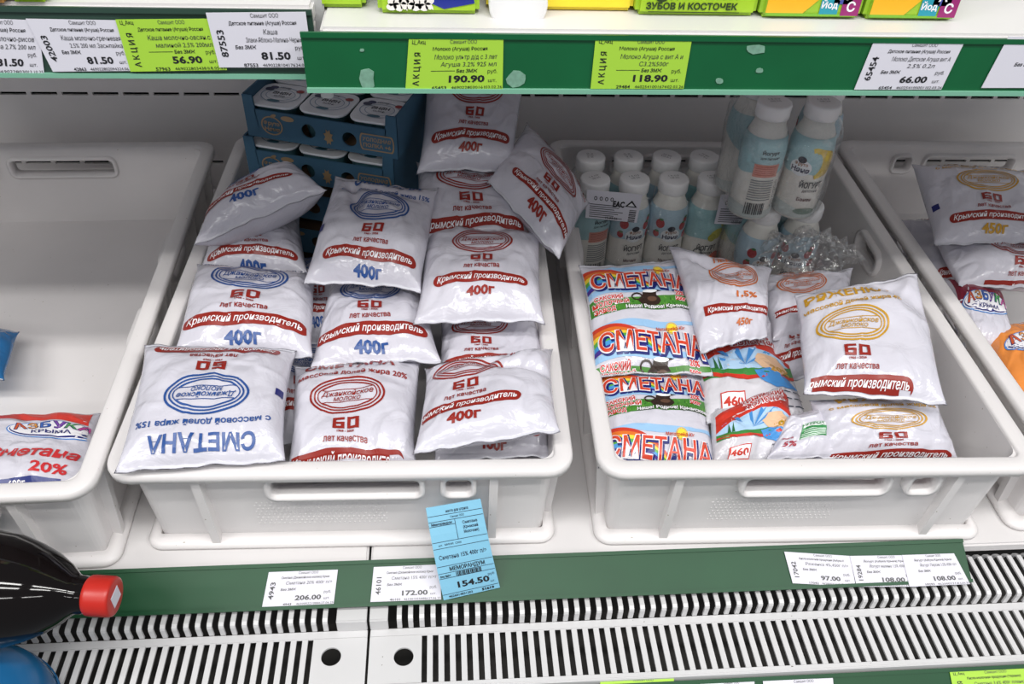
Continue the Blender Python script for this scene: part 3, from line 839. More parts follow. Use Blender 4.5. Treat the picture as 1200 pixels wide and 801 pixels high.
dz('white pouch with dark red letters squeezed behind the large pouch', [(878,352),(975,340),(975,440),(893,455)], (.092,.088,.08,.084), (140, 40, 36), ('ЙОГУРТ', None, None), y0=-18, x0=-10, k=1.0, seed=55, group=GC, wr=1.6)
def farm_print(root, S, flip=False):
    RD = (196, 52, 36); BLU = (70, 140, 205); GRN = (60, 130, 60); SK = (226, 186, 150)
    p = Print(S, .97); W = S.W
    xs = np.linspace(-66, 66, 36)
    p.strip(np.stack([xs, -58 + .004 * xs ** 2], 1), np.stack([xs, -22 + .006 * xs ** 2], 1), RD, 0, 5); p.build('red_band', root)
    p = Print(S, .97)
    for off, c, ly in ((.12, WHT, 3), (.03, (180, 40, 32), 4)):
        p.text('КРЫМСКИЙ', 16, -47, 9, c, 72, off, layer=ly); p.text('МОЛОЧНИК', 18, -34, 9, c, 70, off, layer=ly)
    p.build('lettering', root)
    p = Print(S, .97); p.text('20%', 40, 14, 9, YEL, 30, .03, layer=5); p.build('fat_content_mark', root)
    p = Print(S, .97); p.text('460', -30, 54, 9, RD, 26, .03, layer=5); p.build('weight_mark', root)
    p = Print(S, .97)
    p.strip(np.stack([xs, -22 + .006 * xs ** 2], 1), np.stack([xs, 8 - .003 * (xs + 20) ** 2 + 12], 1), (176, 208, 236), 0, 5)
    for i in range(7):
        a = math.radians(200 + i * 22); p.add([(-8, 12), (-8 + 60 * math.cos(a - .08), 12 + 36 * math.sin(a - .08)), (-8 + 60 * math.cos(a + .08), 12 + 36 * math.sin(a + .08))], [(0, 1, 2)], BLU, 1)
    p.strip(np.stack([xs, 14 - .004 * (xs + 10) ** 2 + 4], 1), np.stack([xs, 22 - .002 * (xs + 10) ** 2 + 6], 1), GRN, 2, 3)
    for gx in (-46, -40): p.poly([(gx - 2.4, 14), (gx, -8), (gx + 2.4, 14)], (40, 100, 50), 3)
    p.strip(np.stack([xs, 26 - .003 * xs ** 2], 1), np.stack([xs, 31 - .003 * xs ** 2], 1), RD, 3, 1)
    p.poly([(14, -10), (40, -8), (54, 10), (40, 22), (16, 16), (6, 2)], SK, 4)
    p.poly([(2, 20), (24, 16), (50, 24), (62, 38), (30, 40), (10, 34)], BLU, 4)
    for i in range(9):
        y = 44 + (i // 3) * 9; x = 22 + (i % 3) * 15; p.strip([(x, y), (x + 6, y - 1), (x + 12, y)], [(x, y + 1.2), (x + 6, y + .4), (x + 12, y + 1.2)], (70, 76, 90), 4)
    p.rect(-46, 44, -14, 64, RD, 3, 4, 2); p.rect(-44.6, 45.4, -15.4, 62.6, WHT, 4, 4, 2)
    p.build('scene_print', root)
F_RED = film_mat('white_print_film', (208, 206, 212))
root, S = pouch('red and white farm-print pouch lying flat under the peach pouch', 'pouch', GC, C3([(800,385),(918,392),(945,490),(828,498)], (.088,.084,.094,.098)), .017, 56, film=F_RED)
farm_print(root, S)
root, S = pouch('red and white farm-print pouch standing at the front rim with a tilted band', 'pouch', GC, C3([(830,482),(922,446),(938,556),(840,568)], (.102,.100,.086,.088)), .018, 57, film=F_RED, wr=1.4)
farm_print(root, S)
peach_pouch('creased white peach yogurt pouch next to the rainbow pouches', [(784,287),(905,314),(899,396),(820,415)], (.148,.136,.122,.130), 53, dents=((-.2, -.5, 25, .14, .008, .6),))
root, S = pouch('white pouch with small green farm badge wedged at the front rim', 'pouch', GC, C3([(918,488),(976,474),(1000,566),(908,568)], (.104,.102,.096,.098)), .014, 58, W=110)
p = Print(S, .95); p.rect(-16, -6, 26, 34, (60, 140, 80), 1, 6, 6); p.rect(-14.4, -4.4, 24.4, 6, (228, 232, 230), 2, 6, 3); p.text('ФЕРМА', 5, 0, 6, (50, 120, 70), 32, .03, layer=4)
for i in range(5): p.strip(np.stack([np.linspace(-14, 24, 12), 12 + i * 4.4 + 3 * np.sin(np.linspace(0, 2.5, 12) + i * .3)], 1), np.stack([np.linspace(-14, 24, 12), 14 + i * 4.4 + 3 * np.sin(np.linspace(0, 2.5, 12) + i * .3)], 1), (216, 232, 220), 3)
p.build('farm_badge', root)
p = Print(S, .95); p.text('5%', -30, 42, 12, (160, 40, 60), 22, .03); p.text('жира', -36, 26, 5, (160, 40, 60), 18, .02); p.build('lettering', root)
YL = ('РЯЖЕНКА', 'с массовой долей жира 4%', '450г')
dz('white yellow-print pouch with its red band at the front rim', [(948,468),(1096,462),(1142,568),(962,568)], (.114,.114,.088,.088), YEL, YL, seed=59, y0=-6, group=GC, k=1.05)
dz('large white yellow-print pouch with pointed corner lying on its twin', [(930,345),(1076,319),(1111,476),(940,463)], (.162,.176,.146,.138), YEL, YL, seed=60, y0=-1, x0=-18, group=GC, dents=((.6, -.6, 40, .16, .008, .6),), k=0.97)

# far right crate ---------------------------------------------------------
GD = 'pouches in the crate at the right edge'
dz('white red-print pouch lying steeply behind the maroon pouch', [(1050,256),(1114,262),(1142,345),(1076,345)], (.088,.075,.062,.074), RED, ('СНЕЖНИК', None, '400г'), seed=61, y0=-14, x0=24, group=GD)
def azbuka(label, pix, zs, seed, film, group=GD, extra=None, band=None, lx=0, ly=-10, k=1.0, **kw):
    root, S = pouch(label, 'pouch', group, C3(pix, zs), .017, seed, film=film, **kw)
    p = Print(S, .96)
    if band: p.rect(-70, band[0], 70, band[1], band[2], 0, 30, 8, arc=.0012)
    p.disc(lx, ly + 2, 46 * k, 19 * k, (70, 130, 200), 1, 36); p.disc(lx, ly + 2, 44.5 * k, 17.6 * k, WHT, 2, 36); p.disc(lx, ly + 2, 43 * k, 16.4 * k, NAVY, 3, 36); p.disc(lx, ly + 1, 42 * k, 15.2 * k, WHT, 4, 36)
    cs = [(206, 90, 40), (222, 150, 50), (58, 100, 180), (120, 70, 160), (70, 160, 80), (196, 70, 150)]
    for i, ch in enumerate('АЗБУКА'):
        q = (i - 2.5); yy = ly - 7 * k + .5 * q * q * k
        p.text(ch, lx + q * 13.2 * k, yy, 14 * k, NAVY, None, .05, layer=5, rot=q * 5); p.text(ch, lx + q * 13.2 * k, yy, 13.5 * k, cs[i], None, .015, layer=6, rot=q * 5)
    p.text('КРЫМА', lx, ly + 8.8 * k, 7 * k, NAVY, 40 * k, .02, layer=6)
    p.build('emblem', root)
    if extra:
        p = Print(S, .96); extra(p); p.build('lettering', root)
    return root
azbuka('maroon and white pouch with coloured letter logo', [(1106,326),(1172,336),(1190,412),(1126,408)], (.092,.090,.082,.086), 62, M_FILM, lx=4, ly=-6, band=(-72, -8, (126, 30, 52)), k=1.25)
dz('white yellow-print pouch leaning at the back of the right crate', [(1068,193),(1210,198),(1230,288),(1095,288)], (.156,.158,.137,.133), YEL, YL, seed=63, y0=-18, group=GD, mark=(-61, 18), k=0.95)
dz('crumpled white red-print pouch below the leaning yellow-print pouch', [(1094,280),(1215,262),(1250,345),(1122,335)], (.112,.116,.107,.106), RED, ('СНЕЖОК', None, '400г'), seed=64, y0=6, x0=14, group=GD, wr=1.8)
azbuka('orange pouch with coloured letter logo at the right edge', [(1146,380),(1240,374),(1268,462),(1184,476)], (.082,.074,.078,.088), 65, film_mat('orange_film', (224, 138, 66)), lx=0, ly=-14, k=1.2)
azbuka('white and orange pouch with coloured letter logo at the lower right edge', [(1180,424),(1274,412),(1314,505),(1224,520)], (.084,.078,.076,.084), 66, M_FILM, lx=6, ly=-34, band=(-72, -54, (224, 138, 66)), k=1.2)

# left crate --------------------------------------------------------------
GA = 'pouches in the left crate'
def sm20(p):
    p.text('Сметана', 14, 26, 17, (196, 48, 52), 88, .03, .35); p.text('20%', 30, 50, 13, (196, 48, 52), 36, .03, .2); p.rect(-64, 61, 40, 69, (34, 48, 120), 1, 20, 2); p.text('600г', 0, 65, 4.4, WHT, 16, .03, layer=3)
azbuka('white pouch with red top and red 20 percent lettering in the left crate', [(-52,488),(118,484),(100,596),(-74,598)], (.052,.056,.082,.078), 67, M_FILM, group=GA, extra=sm20, band=(-72, -38, (208, 60, 50)), lx=30, ly=-18, k=0.92)
pouch('blue pouch with a pointed corner at the left edge', 'pouch', GA, C3([(-110,372),(24,388),(6,446),(-130,446)], (.04,.04,.052,.052)), .016, 68, film=film_mat('blue_film', (38, 98, 150)))

# ------------------------------------------------------------------ cardboard trays with yogurt cups
M_CARD = mat('tray_blue_card', (60, 100, 126), .75, var=.06, vscale=40); M_CARDIN = mat('tray_brown_card', (120, 96, 72), .8, var=.1)
M_LID = mat('cup_lid_foil', (234, 238, 244), .3, var=.03); M_CUP = mat('cup_plastic', (60, 96, 104), .4, var=.2, vscale=120)
TW, TD, TH = .179, .122, .050
def make_tray():
    root = empty('cardboard_tray', (0, 0, 0))
    t = .002
    # front and back: panel with a dip between raised corner posts and round holes
    def side_panel(name, y, sgn):
        xs = [0, .014, .022, .07, .0875, .117, .1345, .165, .173, TW]; N = 16
        # outline polygon with round holes cut as 16-gons through a grid of quads around them
        v = []; f = []
        def ring_hole(cx, cz, r, x0, x1, z0, z1):
            b = len(v)
            for k in range(N):
                a = 2 * math.pi * k / N; v.append((cx + r * math.cos(a), 0, cz + r * math.sin(a)))
            for k in range(N):
                a = 2 * math.pi * k / N; c, s_ = math.cos(a), math.sin(a); q = 1e9
                if abs(c) > 1e-6: q = min(q, ((x1 if c > 0 else x0) - cx) / c)
                if abs(s_) > 1e-6: q = min(q, ((z1 if s_ > 0 else z0) - cz) / s_)
                v.append((cx + q * c, 0, cz + q * s_))
            cs = [(x1, z1), (x0, z1), (x0, z0), (x1, z0)]
            for p_ in cs: v.append((p_[0], 0, p_[1]))
            for k in range(N): f.append((b + k, b + N + k, b + N + (k + 1) % N, b + (k + 1) % N))
            for ci, p_ in enumerate(cs):
                k = int((math.atan2(p_[1] - cz, p_[0] - cx) % (2 * math.pi)) / (2 * math.pi) * N); f.append((b + N + k, b + 2 * N + ci, b + N + (k + 1) % N))
        def quad(a, b_, c, d):
            n = len(v); v.extend([(a[0], 0, a[1]), (b_[0], 0, b_[1]), (c[0], 0, c[1]), (d[0], 0, d[1])]); f.append((n, n + 1, n + 2, n + 3))
        zt = .034
        quad((0, 0), (.016, 0), (.012, TH), (0, TH)); quad((.016, 0), (.06, 0), (.06, zt), (.012, zt))
        ring_hole(.075, .017, .0085, .06, .09, 0, zt); quad((.09, 0), (.108, 0), (.108, zt), (.09, zt)); ring_hole(.123, .015, .0085, .108, .138, 0, zt)
        quad((.138, 0), (TW - .016, 0), (TW - .012, zt), (.138, zt)); quad((TW - .016, 0), (TW, 0), (TW, TH), (TW - .012, TH))
        n = len(v); v2 = [(x, y, z) for x, _, z in v] + [(x, y + t, z) for x, _, z in v]
        f2 = f + [tuple(i + n for i in q[::-1]) for q in f]
        mesh_obj(name, v2, f2, M_CARD, root)
    side_panel('front_panel', 0, 1); side_panel('back_panel', TD - t, -1)
    for x in (0, TW - t):
        m = MB(); m.box(x, x + t, t, TD - t, 0, TH); m.build('end_panel', M_CARD, root)
    m = MB(); m.box(t, TW - t, t, TD - t, 0, .002); m.build('tray_base', M_CARDIN, root)
    # printed front
    S = flat_surf([(0, -.0004, .034), (TW, -.0004, .034), (TW, -.0004, 0), (0, -.0004, 0)], TW * 1000, 34)
    p = Print(S, .99, .0002); OC = (158, 132, 98)
    p.ring(-58, 0, 13, 11.5, 1.6, OC, n=24); p.text('Фруто', -58, -3, 4.6, OC, 19, .03); p.text('Няня', -58, 4, 4.6, OC, 18, .03); p.disc(-55, -12, 4, 2, OC, 1, 12, -30)
    p.build('fruit_emblem', root); p = Print(S, .99, .0002); p.disc(-38, -11, 8, 3.2, OC, 1, 14); p.build('leaf_print', root); p = Print(S, .99, .0002); p.poly([(9 + (6 if i % 2 else 3.6) * math.cos(i * math.pi / 8), 3 + (10 if i % 2 else 6.5) * math.sin(i * math.pi / 8)) for i in range(16)], OC, 1); p.build('splash_print', root); p = Print(S, .99, .0002)
    p.rect(46, -9, 86, 11, OC, 1, 6, 3, rnd=3); p.rect(47.5, -7.5, 84.5, 9.5, (60, 100, 126), 2, 6, 3, rnd=3); p.text('холодная'.upper(), 66, -2.5, 4.4, OC, 33, .03, layer=4); p.text('ПОЛКА +6', 66, 4.5, 4.4, OC, 32, .03, layer=4)
    p.build('shelf_note_print', root)
    return root
def rrect(w, d, r, n=5):
    pts = []
    for cx, cy, a0 in ((w / 2 - r, d / 2 - r, 0), (-w / 2 + r, d / 2 - r, 90), (-w / 2 + r, -d / 2 + r, 180), (w / 2 - r, -d / 2 + r, 270)):
        for k in range(n + 1):
            a = math.radians(a0 + 90 * k / n); pts.append((cx + r * math.cos(a), cy + r * math.sin(a)))
    return pts
def make_cup():
    root = empty('yogurt_cup', (0, 0, 0))
    def loft(levels, name, m_, smooth=False):
        v = []; f = []; n = None
        for (w, d, r, z) in levels:
            q = rrect(w, d, r); n = len(q); v += [(x, y, z) for x, y in q]
        for i in range(len(levels) - 1):
            for k in range(n): f.append((i * n + k, i * n + (k + 1) % n, (i + 1) * n + (k + 1) % n, (i + 1) * n + k))
        f.append(tuple(range(n))[::-1]); f.append(tuple((len(levels) - 1) * n + k for k in range(n)))
        return mesh_obj(name, v, f, m_, root, smooth)
    loft([(.043, .043, .012, 0), (.045, .045, .012, .004), (.051, .051, .012, .034)], 'cup_body', M_CUP)
    loft([(.055, .055, .013, .034), (.0565, .0565, .014, .0352), (.0565, .0565, .014, .0362), (.055, .055, .013, .0368)], 'foil_lid', M_LID)
    S = flat_surf([(.0275, -.0275, .0370), (-.0275, -.0275, .0370), (-.0275, .0275, .0370), (.0275, .0275, .0370)], 58, 58)   # print reads from the back
    p = Print(S, .95, .0002)
    p.ring(0, 0, 24, 20, 1.2, (150, 168, 190), n=30); p.ring(0, 0, 18, 14, .9, (150, 168, 190), n=30)
    p.disc(0, 2, 16, 9, (228, 232, 238), 1); p.text('няня'.upper(), 0, 4, 6, (40, 44, 60), 22, .04, layer=3); p.text('Фруто', 0, -4, 4, (70, 80, 100), 14, .02, layer=3)
    p.disc(-19, 14, 5, 4, (150, 48, 44), 2); p.disc(19, 12, 5.5, 4.5, (46, 50, 84), 2); p.disc(15, 17, 5, 4, (52, 56, 92), 2); p.text('Йогурт', 2, 18, 3.4, (60, 66, 84), 14, .02, layer=3); p.disc(2, -16, 8, 3, (60, 110, 130), 2)
    p.build('lid_print', root)
    return root
tray = make_tray(); cup = make_cup()
TR = [((-.129, .423), -.318, .2098, 'blue cardboard tray of yogurt cups on top of the stack'),
      ((-.136, .423), -.30, .1593, 'blue cardboard tray of yogurt cups under the top tray'),
      ((-.136, .425), -.30, .1088, 'blue cardboard tray in the middle of the tray stack'),
      ((-.136, .425), -.30, .0583, 'blue cardboard tray near the bottom of the tray stack'),
      ((-.136, .425), -.30, .0078, 'blue cardboard tray at the very bottom of the tray stack')]
first = True; cfirst = True
POSN = ['front left', 'front middle', 'front right', 'rear left', 'rear middle', 'rear right']
for ti, ((tx, ty), a, tz, lb) in enumerate(TR):
    o = tray if first else dup_tree(tray, (0, 0, 0), 0); first = False
    o.location = (tx, ty, tz); o.rotation_euler = (0, 0, a); tag(o, lb, 'tray', 'stacked blue cardboard trays')
    if ti > 1: continue
    q = 0
    for j in range(2):
        for i in range(3):
            lx = .0305 + i * .059; ly = .0305 + j * .0595
            c = cup if cfirst else dup_tree(cup, (0, 0, 0), 0); cfirst = False
            c.location = (tx + lx * math.cos(a) - ly * math.sin(a), ty + lx * math.sin(a) + ly * math.cos(a), tz + .0024)
            c.rotation_euler = (0, 0, a + random.Random(ti * 7 + q).uniform(-.03, .03))
            tag(c, 'square yogurt cup with foil lid, %s in the %s tray' % (POSN[q], ('top', 'second')[ti]), 'yogurt cup', 'yogurt cups in the blue trays'); q += 1

# ------------------------------------------------------------------ yogurt bottles
M_BOT = mat('bottle_white', (226, 224, 218), .3, var=.02); M_CAP = mat('bottle_cap_white', (238, 237, 238), .35)
BP = [(.020, 0), (.0232, .0015), (.0245, .006), (.0245, .03), (.0236, .05), (.0239, .064), (.0245, .078), (.0242, .09), (.0225, .1), (.0195, .108), (.0172, .113), (.0172, .124)]
def bottle_surf(H0=.004, H1=.103):
    zs = np.linspace(H1, H0, 34); th = np.radians(np.linspace(-180, 180, 73))
    r = np.interp(zs, [q[1] for q in BP], [q[0] for q in BP])
    P = np.zeros((34, 73, 3)); P[..., 0] = r[:, None] * np.sin(th); P[..., 1] = -r[:, None] * np.cos(th); P[..., 2] = zs[:, None]
    N = np.zeros_like(P); N[..., 0] = np.sin(th); N[..., 1] = -np.cos(th)
    return Surf(P, N, 163, 99)
def make_bottle(kind):
    root = empty('yogurt_bottle', (0, 0, 0))
    v, f = lathe(BP, 32); mesh_obj('bottle_body', v, f, M_BOT, root, True)
    prof = [(.0182, .1205), (.0188, .1215), (.0188, .1345), (.0182, .1365), (.0165, .1372), (.002, .1372)]
    v, f = lathe(prof, 40)
    v = [((x * (1.0 if (i % 40) % 2 else .985) if .1 < math.hypot(x, y) * 10 else x), y, z) for i, (x, y, z) in enumerate(v)]
    cp = mesh_obj('cap', v, f, M_CAP, root, True)
    S0 = flat_surf([(-.014, .014, .1374), (.014, .014, .1374), (.014, -.014, .1374), (-.014, -.014, .1374)], 28, 28)
    p = Print(S0, .9, .0001); p.text('14.03', 0, -4, 3.4, (150, 150, 152), 13, .0); p.text('08:26', 0, 1, 3.4, (150, 150, 152), 12, .0); p.build('cap_stamp', cp)
    S = bottle_surf(); p = Print(S, .999)
    TEAL = {'berry': (176, 202, 216), 'pear': (158, 202, 206), 'banana': (160, 196, 202), 'back': (160, 196, 202)}[kind]
    xs = np.linspace(-81, 81, 80)
    p.strip(np.stack([xs, -49.4 + 0 * xs], 1), np.stack([xs, -13 + 8 * np.sin(xs / 26 + 2.2) + 3 * np.sin(xs / 9)], 1), TEAL, 0, 12)
    p.strip(np.stack([xs, 36 + 3 * np.sin(xs / 13 + 1)], 1), np.stack([xs, 49 + 0 * xs], 1), (196, 204, 202), 0, 4)
    if kind == 'berry':
        for bx, by, r in ((-18, -30, 6), (14, -26, 5.5), (22, -12, 5.5), (-22, -14, 4.5), (18, -34, 4)): p.disc(bx, by, r, r * 1.1, (176, 58, 62), 2); p.disc(bx + 1, by - r, 3, 1.6, (70, 120, 70), 3)
    elif kind == 'pear':
        p.disc(12, -14, 11, 8, (206, 200, 84), 2); p.disc(22, -30, 7, 9, (220, 214, 110), 2); p.disc(4, -10, 6, 6, (180, 176, 60), 3); p.disc(14, 22, 9, 8, (206, 96, 78), 2); p.ring(-12, 14, 6, 7, 1.2, (60, 66, 72), 2)
    elif kind == 'banana':
        for i in range(5): p.ring(-4 + i * 4, -20, 15 - i, 20 - i, 5.4, (228 - i * 8, 200 - i * 8, 76), 2 + i % 2, 250, 430, 24)
    if kind in ('berry', 'banana'):
        ox = -18 if kind == 'banana' else -2
        p.disc(ox, -14, 13, 10, (230, 234, 238), 4); p.disc(ox, -24, 5, 4, (40, 48, 60), 5); p.text('Няня', ox, -12, 6, (58, 62, 90), 21, .03, layer=6); p.text('Фруто', ox, -19, 4, (150, 90, 40), 15, .02, layer=6)
    if kind != 'back':
        p.text('ЙОГУРТ', 0, 6, 7, (60, 62, 66), 28, .03, layer=3); p.text('детский', 0, 13, 3.6, (90, 92, 96), 18, .01, layer=3); p.text('Малина' if kind == 'berry' else ('Груша' if kind == 'pear' else 'Банан'), -4, 24, 4.4, (110, 80, 84), 17, .02, layer=3)
        p.ring(22, 24, 5, 6, 1.0, (110, 114, 118), 2); p.disc(0, 40, 13, 4, (120, 140, 130), 3)
    else:
        p.text('Йогурт', -2, -34, 4, (50, 56, 62), 20, .03, layer=3); p.text('для питания', -2, -28, 3, (60, 66, 72), 22, .01, layer=3)
        p.rect(-18, -20, 12, -4, (214, 150, 136), 3, 6, 3)
        for i in range(5): p.rect(-16, -18 + i * 2.6, 8, -17 + i * 2.6, (186, 108, 96), 5, 4, 1)
        for i in range(9): p.rect(-18, 0 + i * 3, 10, 1.4 + i * 3, (130, 132, 134), 3, 4, 1)
        for i in range(10): p.rect(-18 + i * 2.4, 29, -17 + i * 2.4 + (i % 3) * .4, 44, (70, 72, 74), 3, 1, 2)
        for i in range(6): p.ring(16, 4 + i * 6, 2.4, 2.4, .7, (110, 114, 118), 2, n=12)
    p.build('sleeve_print', root)
    return root
protos = {}
def bottle(kind, x, y, z, rz, label, group):
    if kind not in protos: protos[kind] = make_bottle(kind); o = protos[kind]
    else: o = dup_tree(protos[kind], (0, 0, 0), 0)
    o.location = (x, y, z); o.rotation_euler = (0, 0, rz)
    return tag(o, label, 'bottle', group)
BG = 'children yogurt bottles in the right-hand crate'
ZB = .0078; ORD = ('first', 'second', 'third', 'fourth')
for i, (x, kind, rz) in enumerate(((.277, 'back', .5), (.3265, 'berry', .25), (.376, 'berry', .1), (.4255, 'pear', .1))):
    bottle(kind, x, .438, ZB, rz, '%s yogurt bottle from the left in the front bottle row' % ORD[i], BG)
for i, (x, kind, rz) in enumerate(((.279, 'berry', 1.5), (.3285, 'back', 1.8), (.378, 'berry', 2.5), (.4275, 'pear', 2.2))):
    bottle(kind, x, .4925, ZB, rz, '%s yogurt bottle from the left in the rear bottle row' % ORD[i], BG)
bottle('berry', .4745, .372, ZB, .15, 'raspberry yogurt bottle standing alone under the stacked pack', BG)
bottle('berry', .5275, .377, ZB, -.3, 'yogurt bottle half hidden by crumpled film at the crate wall', BG)
bottle('back', .4735, .4255, ZB, 1.0, 'yogurt bottle behind the lone raspberry bottle', BG)
bottle('back', .5265, .4305, ZB, 1.0, 'yogurt bottle in the corner behind the crumpled film', BG)
ZU = ZB + .1378
bottle('back', .4475, .362, ZU, .1, 'upper yogurt bottle turned to show its ingredient text', BG)
bottle('banana', .502, .362, ZU, .05, 'upper yogurt bottle with yellow banana print', BG)
bottle('banana', .446, .416, ZU, 1.2, 'upper yogurt bottle behind the one showing ingredient text', BG)
bottle('berry', .5285, .413, ZU, -1.2, 'upper yogurt bottle behind the banana bottle', BG)

# shrink film round the packs, paper stickers on it
M_CLEAR = clear_mat('shrink_film', .05, .14)
def film_wrap(label, x0, x1, y0, y1, z0, z1, seed, top_open=True, crump=.0015):
    rs = np.random.RandomState(seed)
    path = rrect(x1 - x0, y1 - y0, .026, 8); n = len(path); NZ = 12; v = []; f = []
    # densify the straight runs
    dense = []
    for k in range(n):
        a = np.array(path[k]); b = np.array(path[(k + 1) % n]); L = np.linalg.norm(b - a); q = max(1, int(L / .008))
        for i in range(q): dense.append(a + (b - a) * i / q)
    n = len(dense); cx, cy = (x0 + x1) / 2, (y0 + y1) / 2
    for j in range(NZ + 1):
        t = j / NZ; z = z0 + (z1 - z0) * t; sh = 1 - .16 * max(0, (t - .8) / .2) ** 2
        for k, d in enumerate(dense):
            w = crump * (math.sin(k * .9 + 3 * t + seed) + math.sin(k * .37 + 9 * t) * .7 + rs.rand() * .5)
            r = np.linalg.norm(d); v.append((d[0] * sh * (1 + w / r), d[1] * sh * (1 + w / r), z - z0))
    for j in range(NZ):
        for k in range(n): f.append((j * n + k, j * n + (k + 1) % n, (j + 1) * n + (k + 1) % n, (j + 1) * n + k))
    o = mesh_obj('shrink_film', v, f, M_CLEAR, None, True, None, (cx, cy, z0)); tag(o, label, 'film', 'clear film round the bottle packs')
film_wrap('clear shrink film round the long pack of yogurt bottles', .2505, .4545, .4105, .5195, ZB + .004, .128, 3)
film_wrap('clear shrink film round the upper pack of yogurt bottles', .4205, .5295, .3355, .4425, ZU + .002, ZU + .124, 5, crump=.0016)
film_wrap('clear shrink film round the pack under the upper bottles', .4455, .557, .3435, .459, ZB + .004, .112, 8)
def crumple(label, cx, cy, cz, rx, ry, rz_, seed):
    NU, NV = 40, 26; s = np.linspace(0, 2 * math.pi, NU, endpoint=False)[None, :]; t = np.linspace(.05, 1, NV)[:, None]
    nz = vnoise(np.cos(s) * t, np.sin(s) * t, 9, 9, seed); nz2 = vnoise(np.cos(s) * t, np.sin(s) * t, 16, 16, seed + 1)
    r = t * (1 + .25 * nz); x = cx + rx * r * np.cos(s); y = cy + ry * r * np.sin(s); z = cz + rz_ * (1 - t ** 2) + .012 * np.abs(nz) + .009 * np.abs(nz2)
    v = np.stack([x, y, z], 2).reshape(-1, 3); f = [(j * NU + i, j * NU + (i + 1) % NU, (j + 1) * NU + (i + 1) % NU, (j + 1) * NU + i) for j in range(NV - 1) for i in range(NU)]
    org = np.array([cx, cy, v[:, 2].min()])
    tag(mesh_obj('crumpled_film', v - org, f, clear_mat('crumpled_clear_film', .2, .14), None, False, None, org), label, 'film')
crumple('crumpled clear film heaped in front of the yogurt bottles', .515, .315, .104, .055, .038, .03, 7)
# paper stickers on the film
def paper(name, label, cat, group, c, W, H, m_, fn, thick=.0004, curl=0.0, nv=2):
    s = flat_surf(c, W, H, 2 if not curl else 6, nv if not curl else 8, curl)
    NV, NU = s.P.shape[:2]; n = s.N[0, 0]
    org = s.P.reshape(-1, 3)[s.P.reshape(-1, 3)[:, 2].argmin()].copy()
    P = s.P - org; idx = np.arange(NV * NU).reshape(NV, NU); v = np.concatenate([P.reshape(-1, 3), (P - n * thick).reshape(-1, 3)]); o_ = NV * NU; f = []
    for j in range(NV - 1):
        for i in range(NU - 1):
            f.append((idx[j, i], idx[j + 1, i], idx[j + 1, i + 1], idx[j, i + 1])); f.append((idx[j, i] + o_, idx[j, i + 1] + o_, idx[j + 1, i + 1] + o_, idx[j + 1, i] + o_))
    ring_ = list(idx[0, :]) + list(idx[1:, -1]) + list(idx[-1, -2::-1]) + list(idx[-2:0:-1, 0])
    for a, b in zip(ring_, ring_[1:] + ring_[:1]): f.append((a, b, b + o_, a + o_))
    root = empty(name, org, 0, label, cat, group)
    mesh_obj('paper', v, [tuple(int(i) for i in q) for q in f], m_, root)
    p = Print(Surf(P, s.N, W, H), .99, .00012); fn(p); p.build('print', root)
    return root
def sticker(p):
    p.text('EAC', 6, -3, 6, BLK, 13, .05); p.poly([(20, -8), (27, -1), (13, -1)], BLK, 1); p.poly([(20, -5.6), (24, -2), (16, -2)], (226, 226, 230), 2)
    for i in range(4): p.ring(-20 + i * 6, -7, 1.8, 2.2, .8, BLK, n=10)
    for i in range(7): p.rect(-26, -1 + i * 2.2, 12 - (i % 3) * 5, -.2 + i * 2.2, (70, 70, 76), 1, 4, 1)
    for i in range(9): p.rect(19, 2 + i * 1.5, 27, 2.7 + i * 1.5 + (i % 2) * .3, BLK, 1, 1, 1)
    p.text('15.03.26', 0, 12.5, 2.4, BLK, 14, .02)
yS = .4045
paper('paper_sticker', 'white printed ingredient sticker on the left bottle pack', 'sticker', 'paper stickers on the bottle packs', [aty(688, 222, yS), aty(753, 228, yS), aty(746, 261, yS), aty(686, 255, yS)], 60, 30, M_PAPER, sticker)
paper('paper_sticker', 'white printed ingredient sticker beside the lone raspberry bottle', 'sticker', 'paper stickers on the bottle packs', [aty(845, 228, yS), aty(897, 229, yS), aty(888, 264, yS), aty(837, 262, yS)], 60, 30, M_PAPER, sticker)

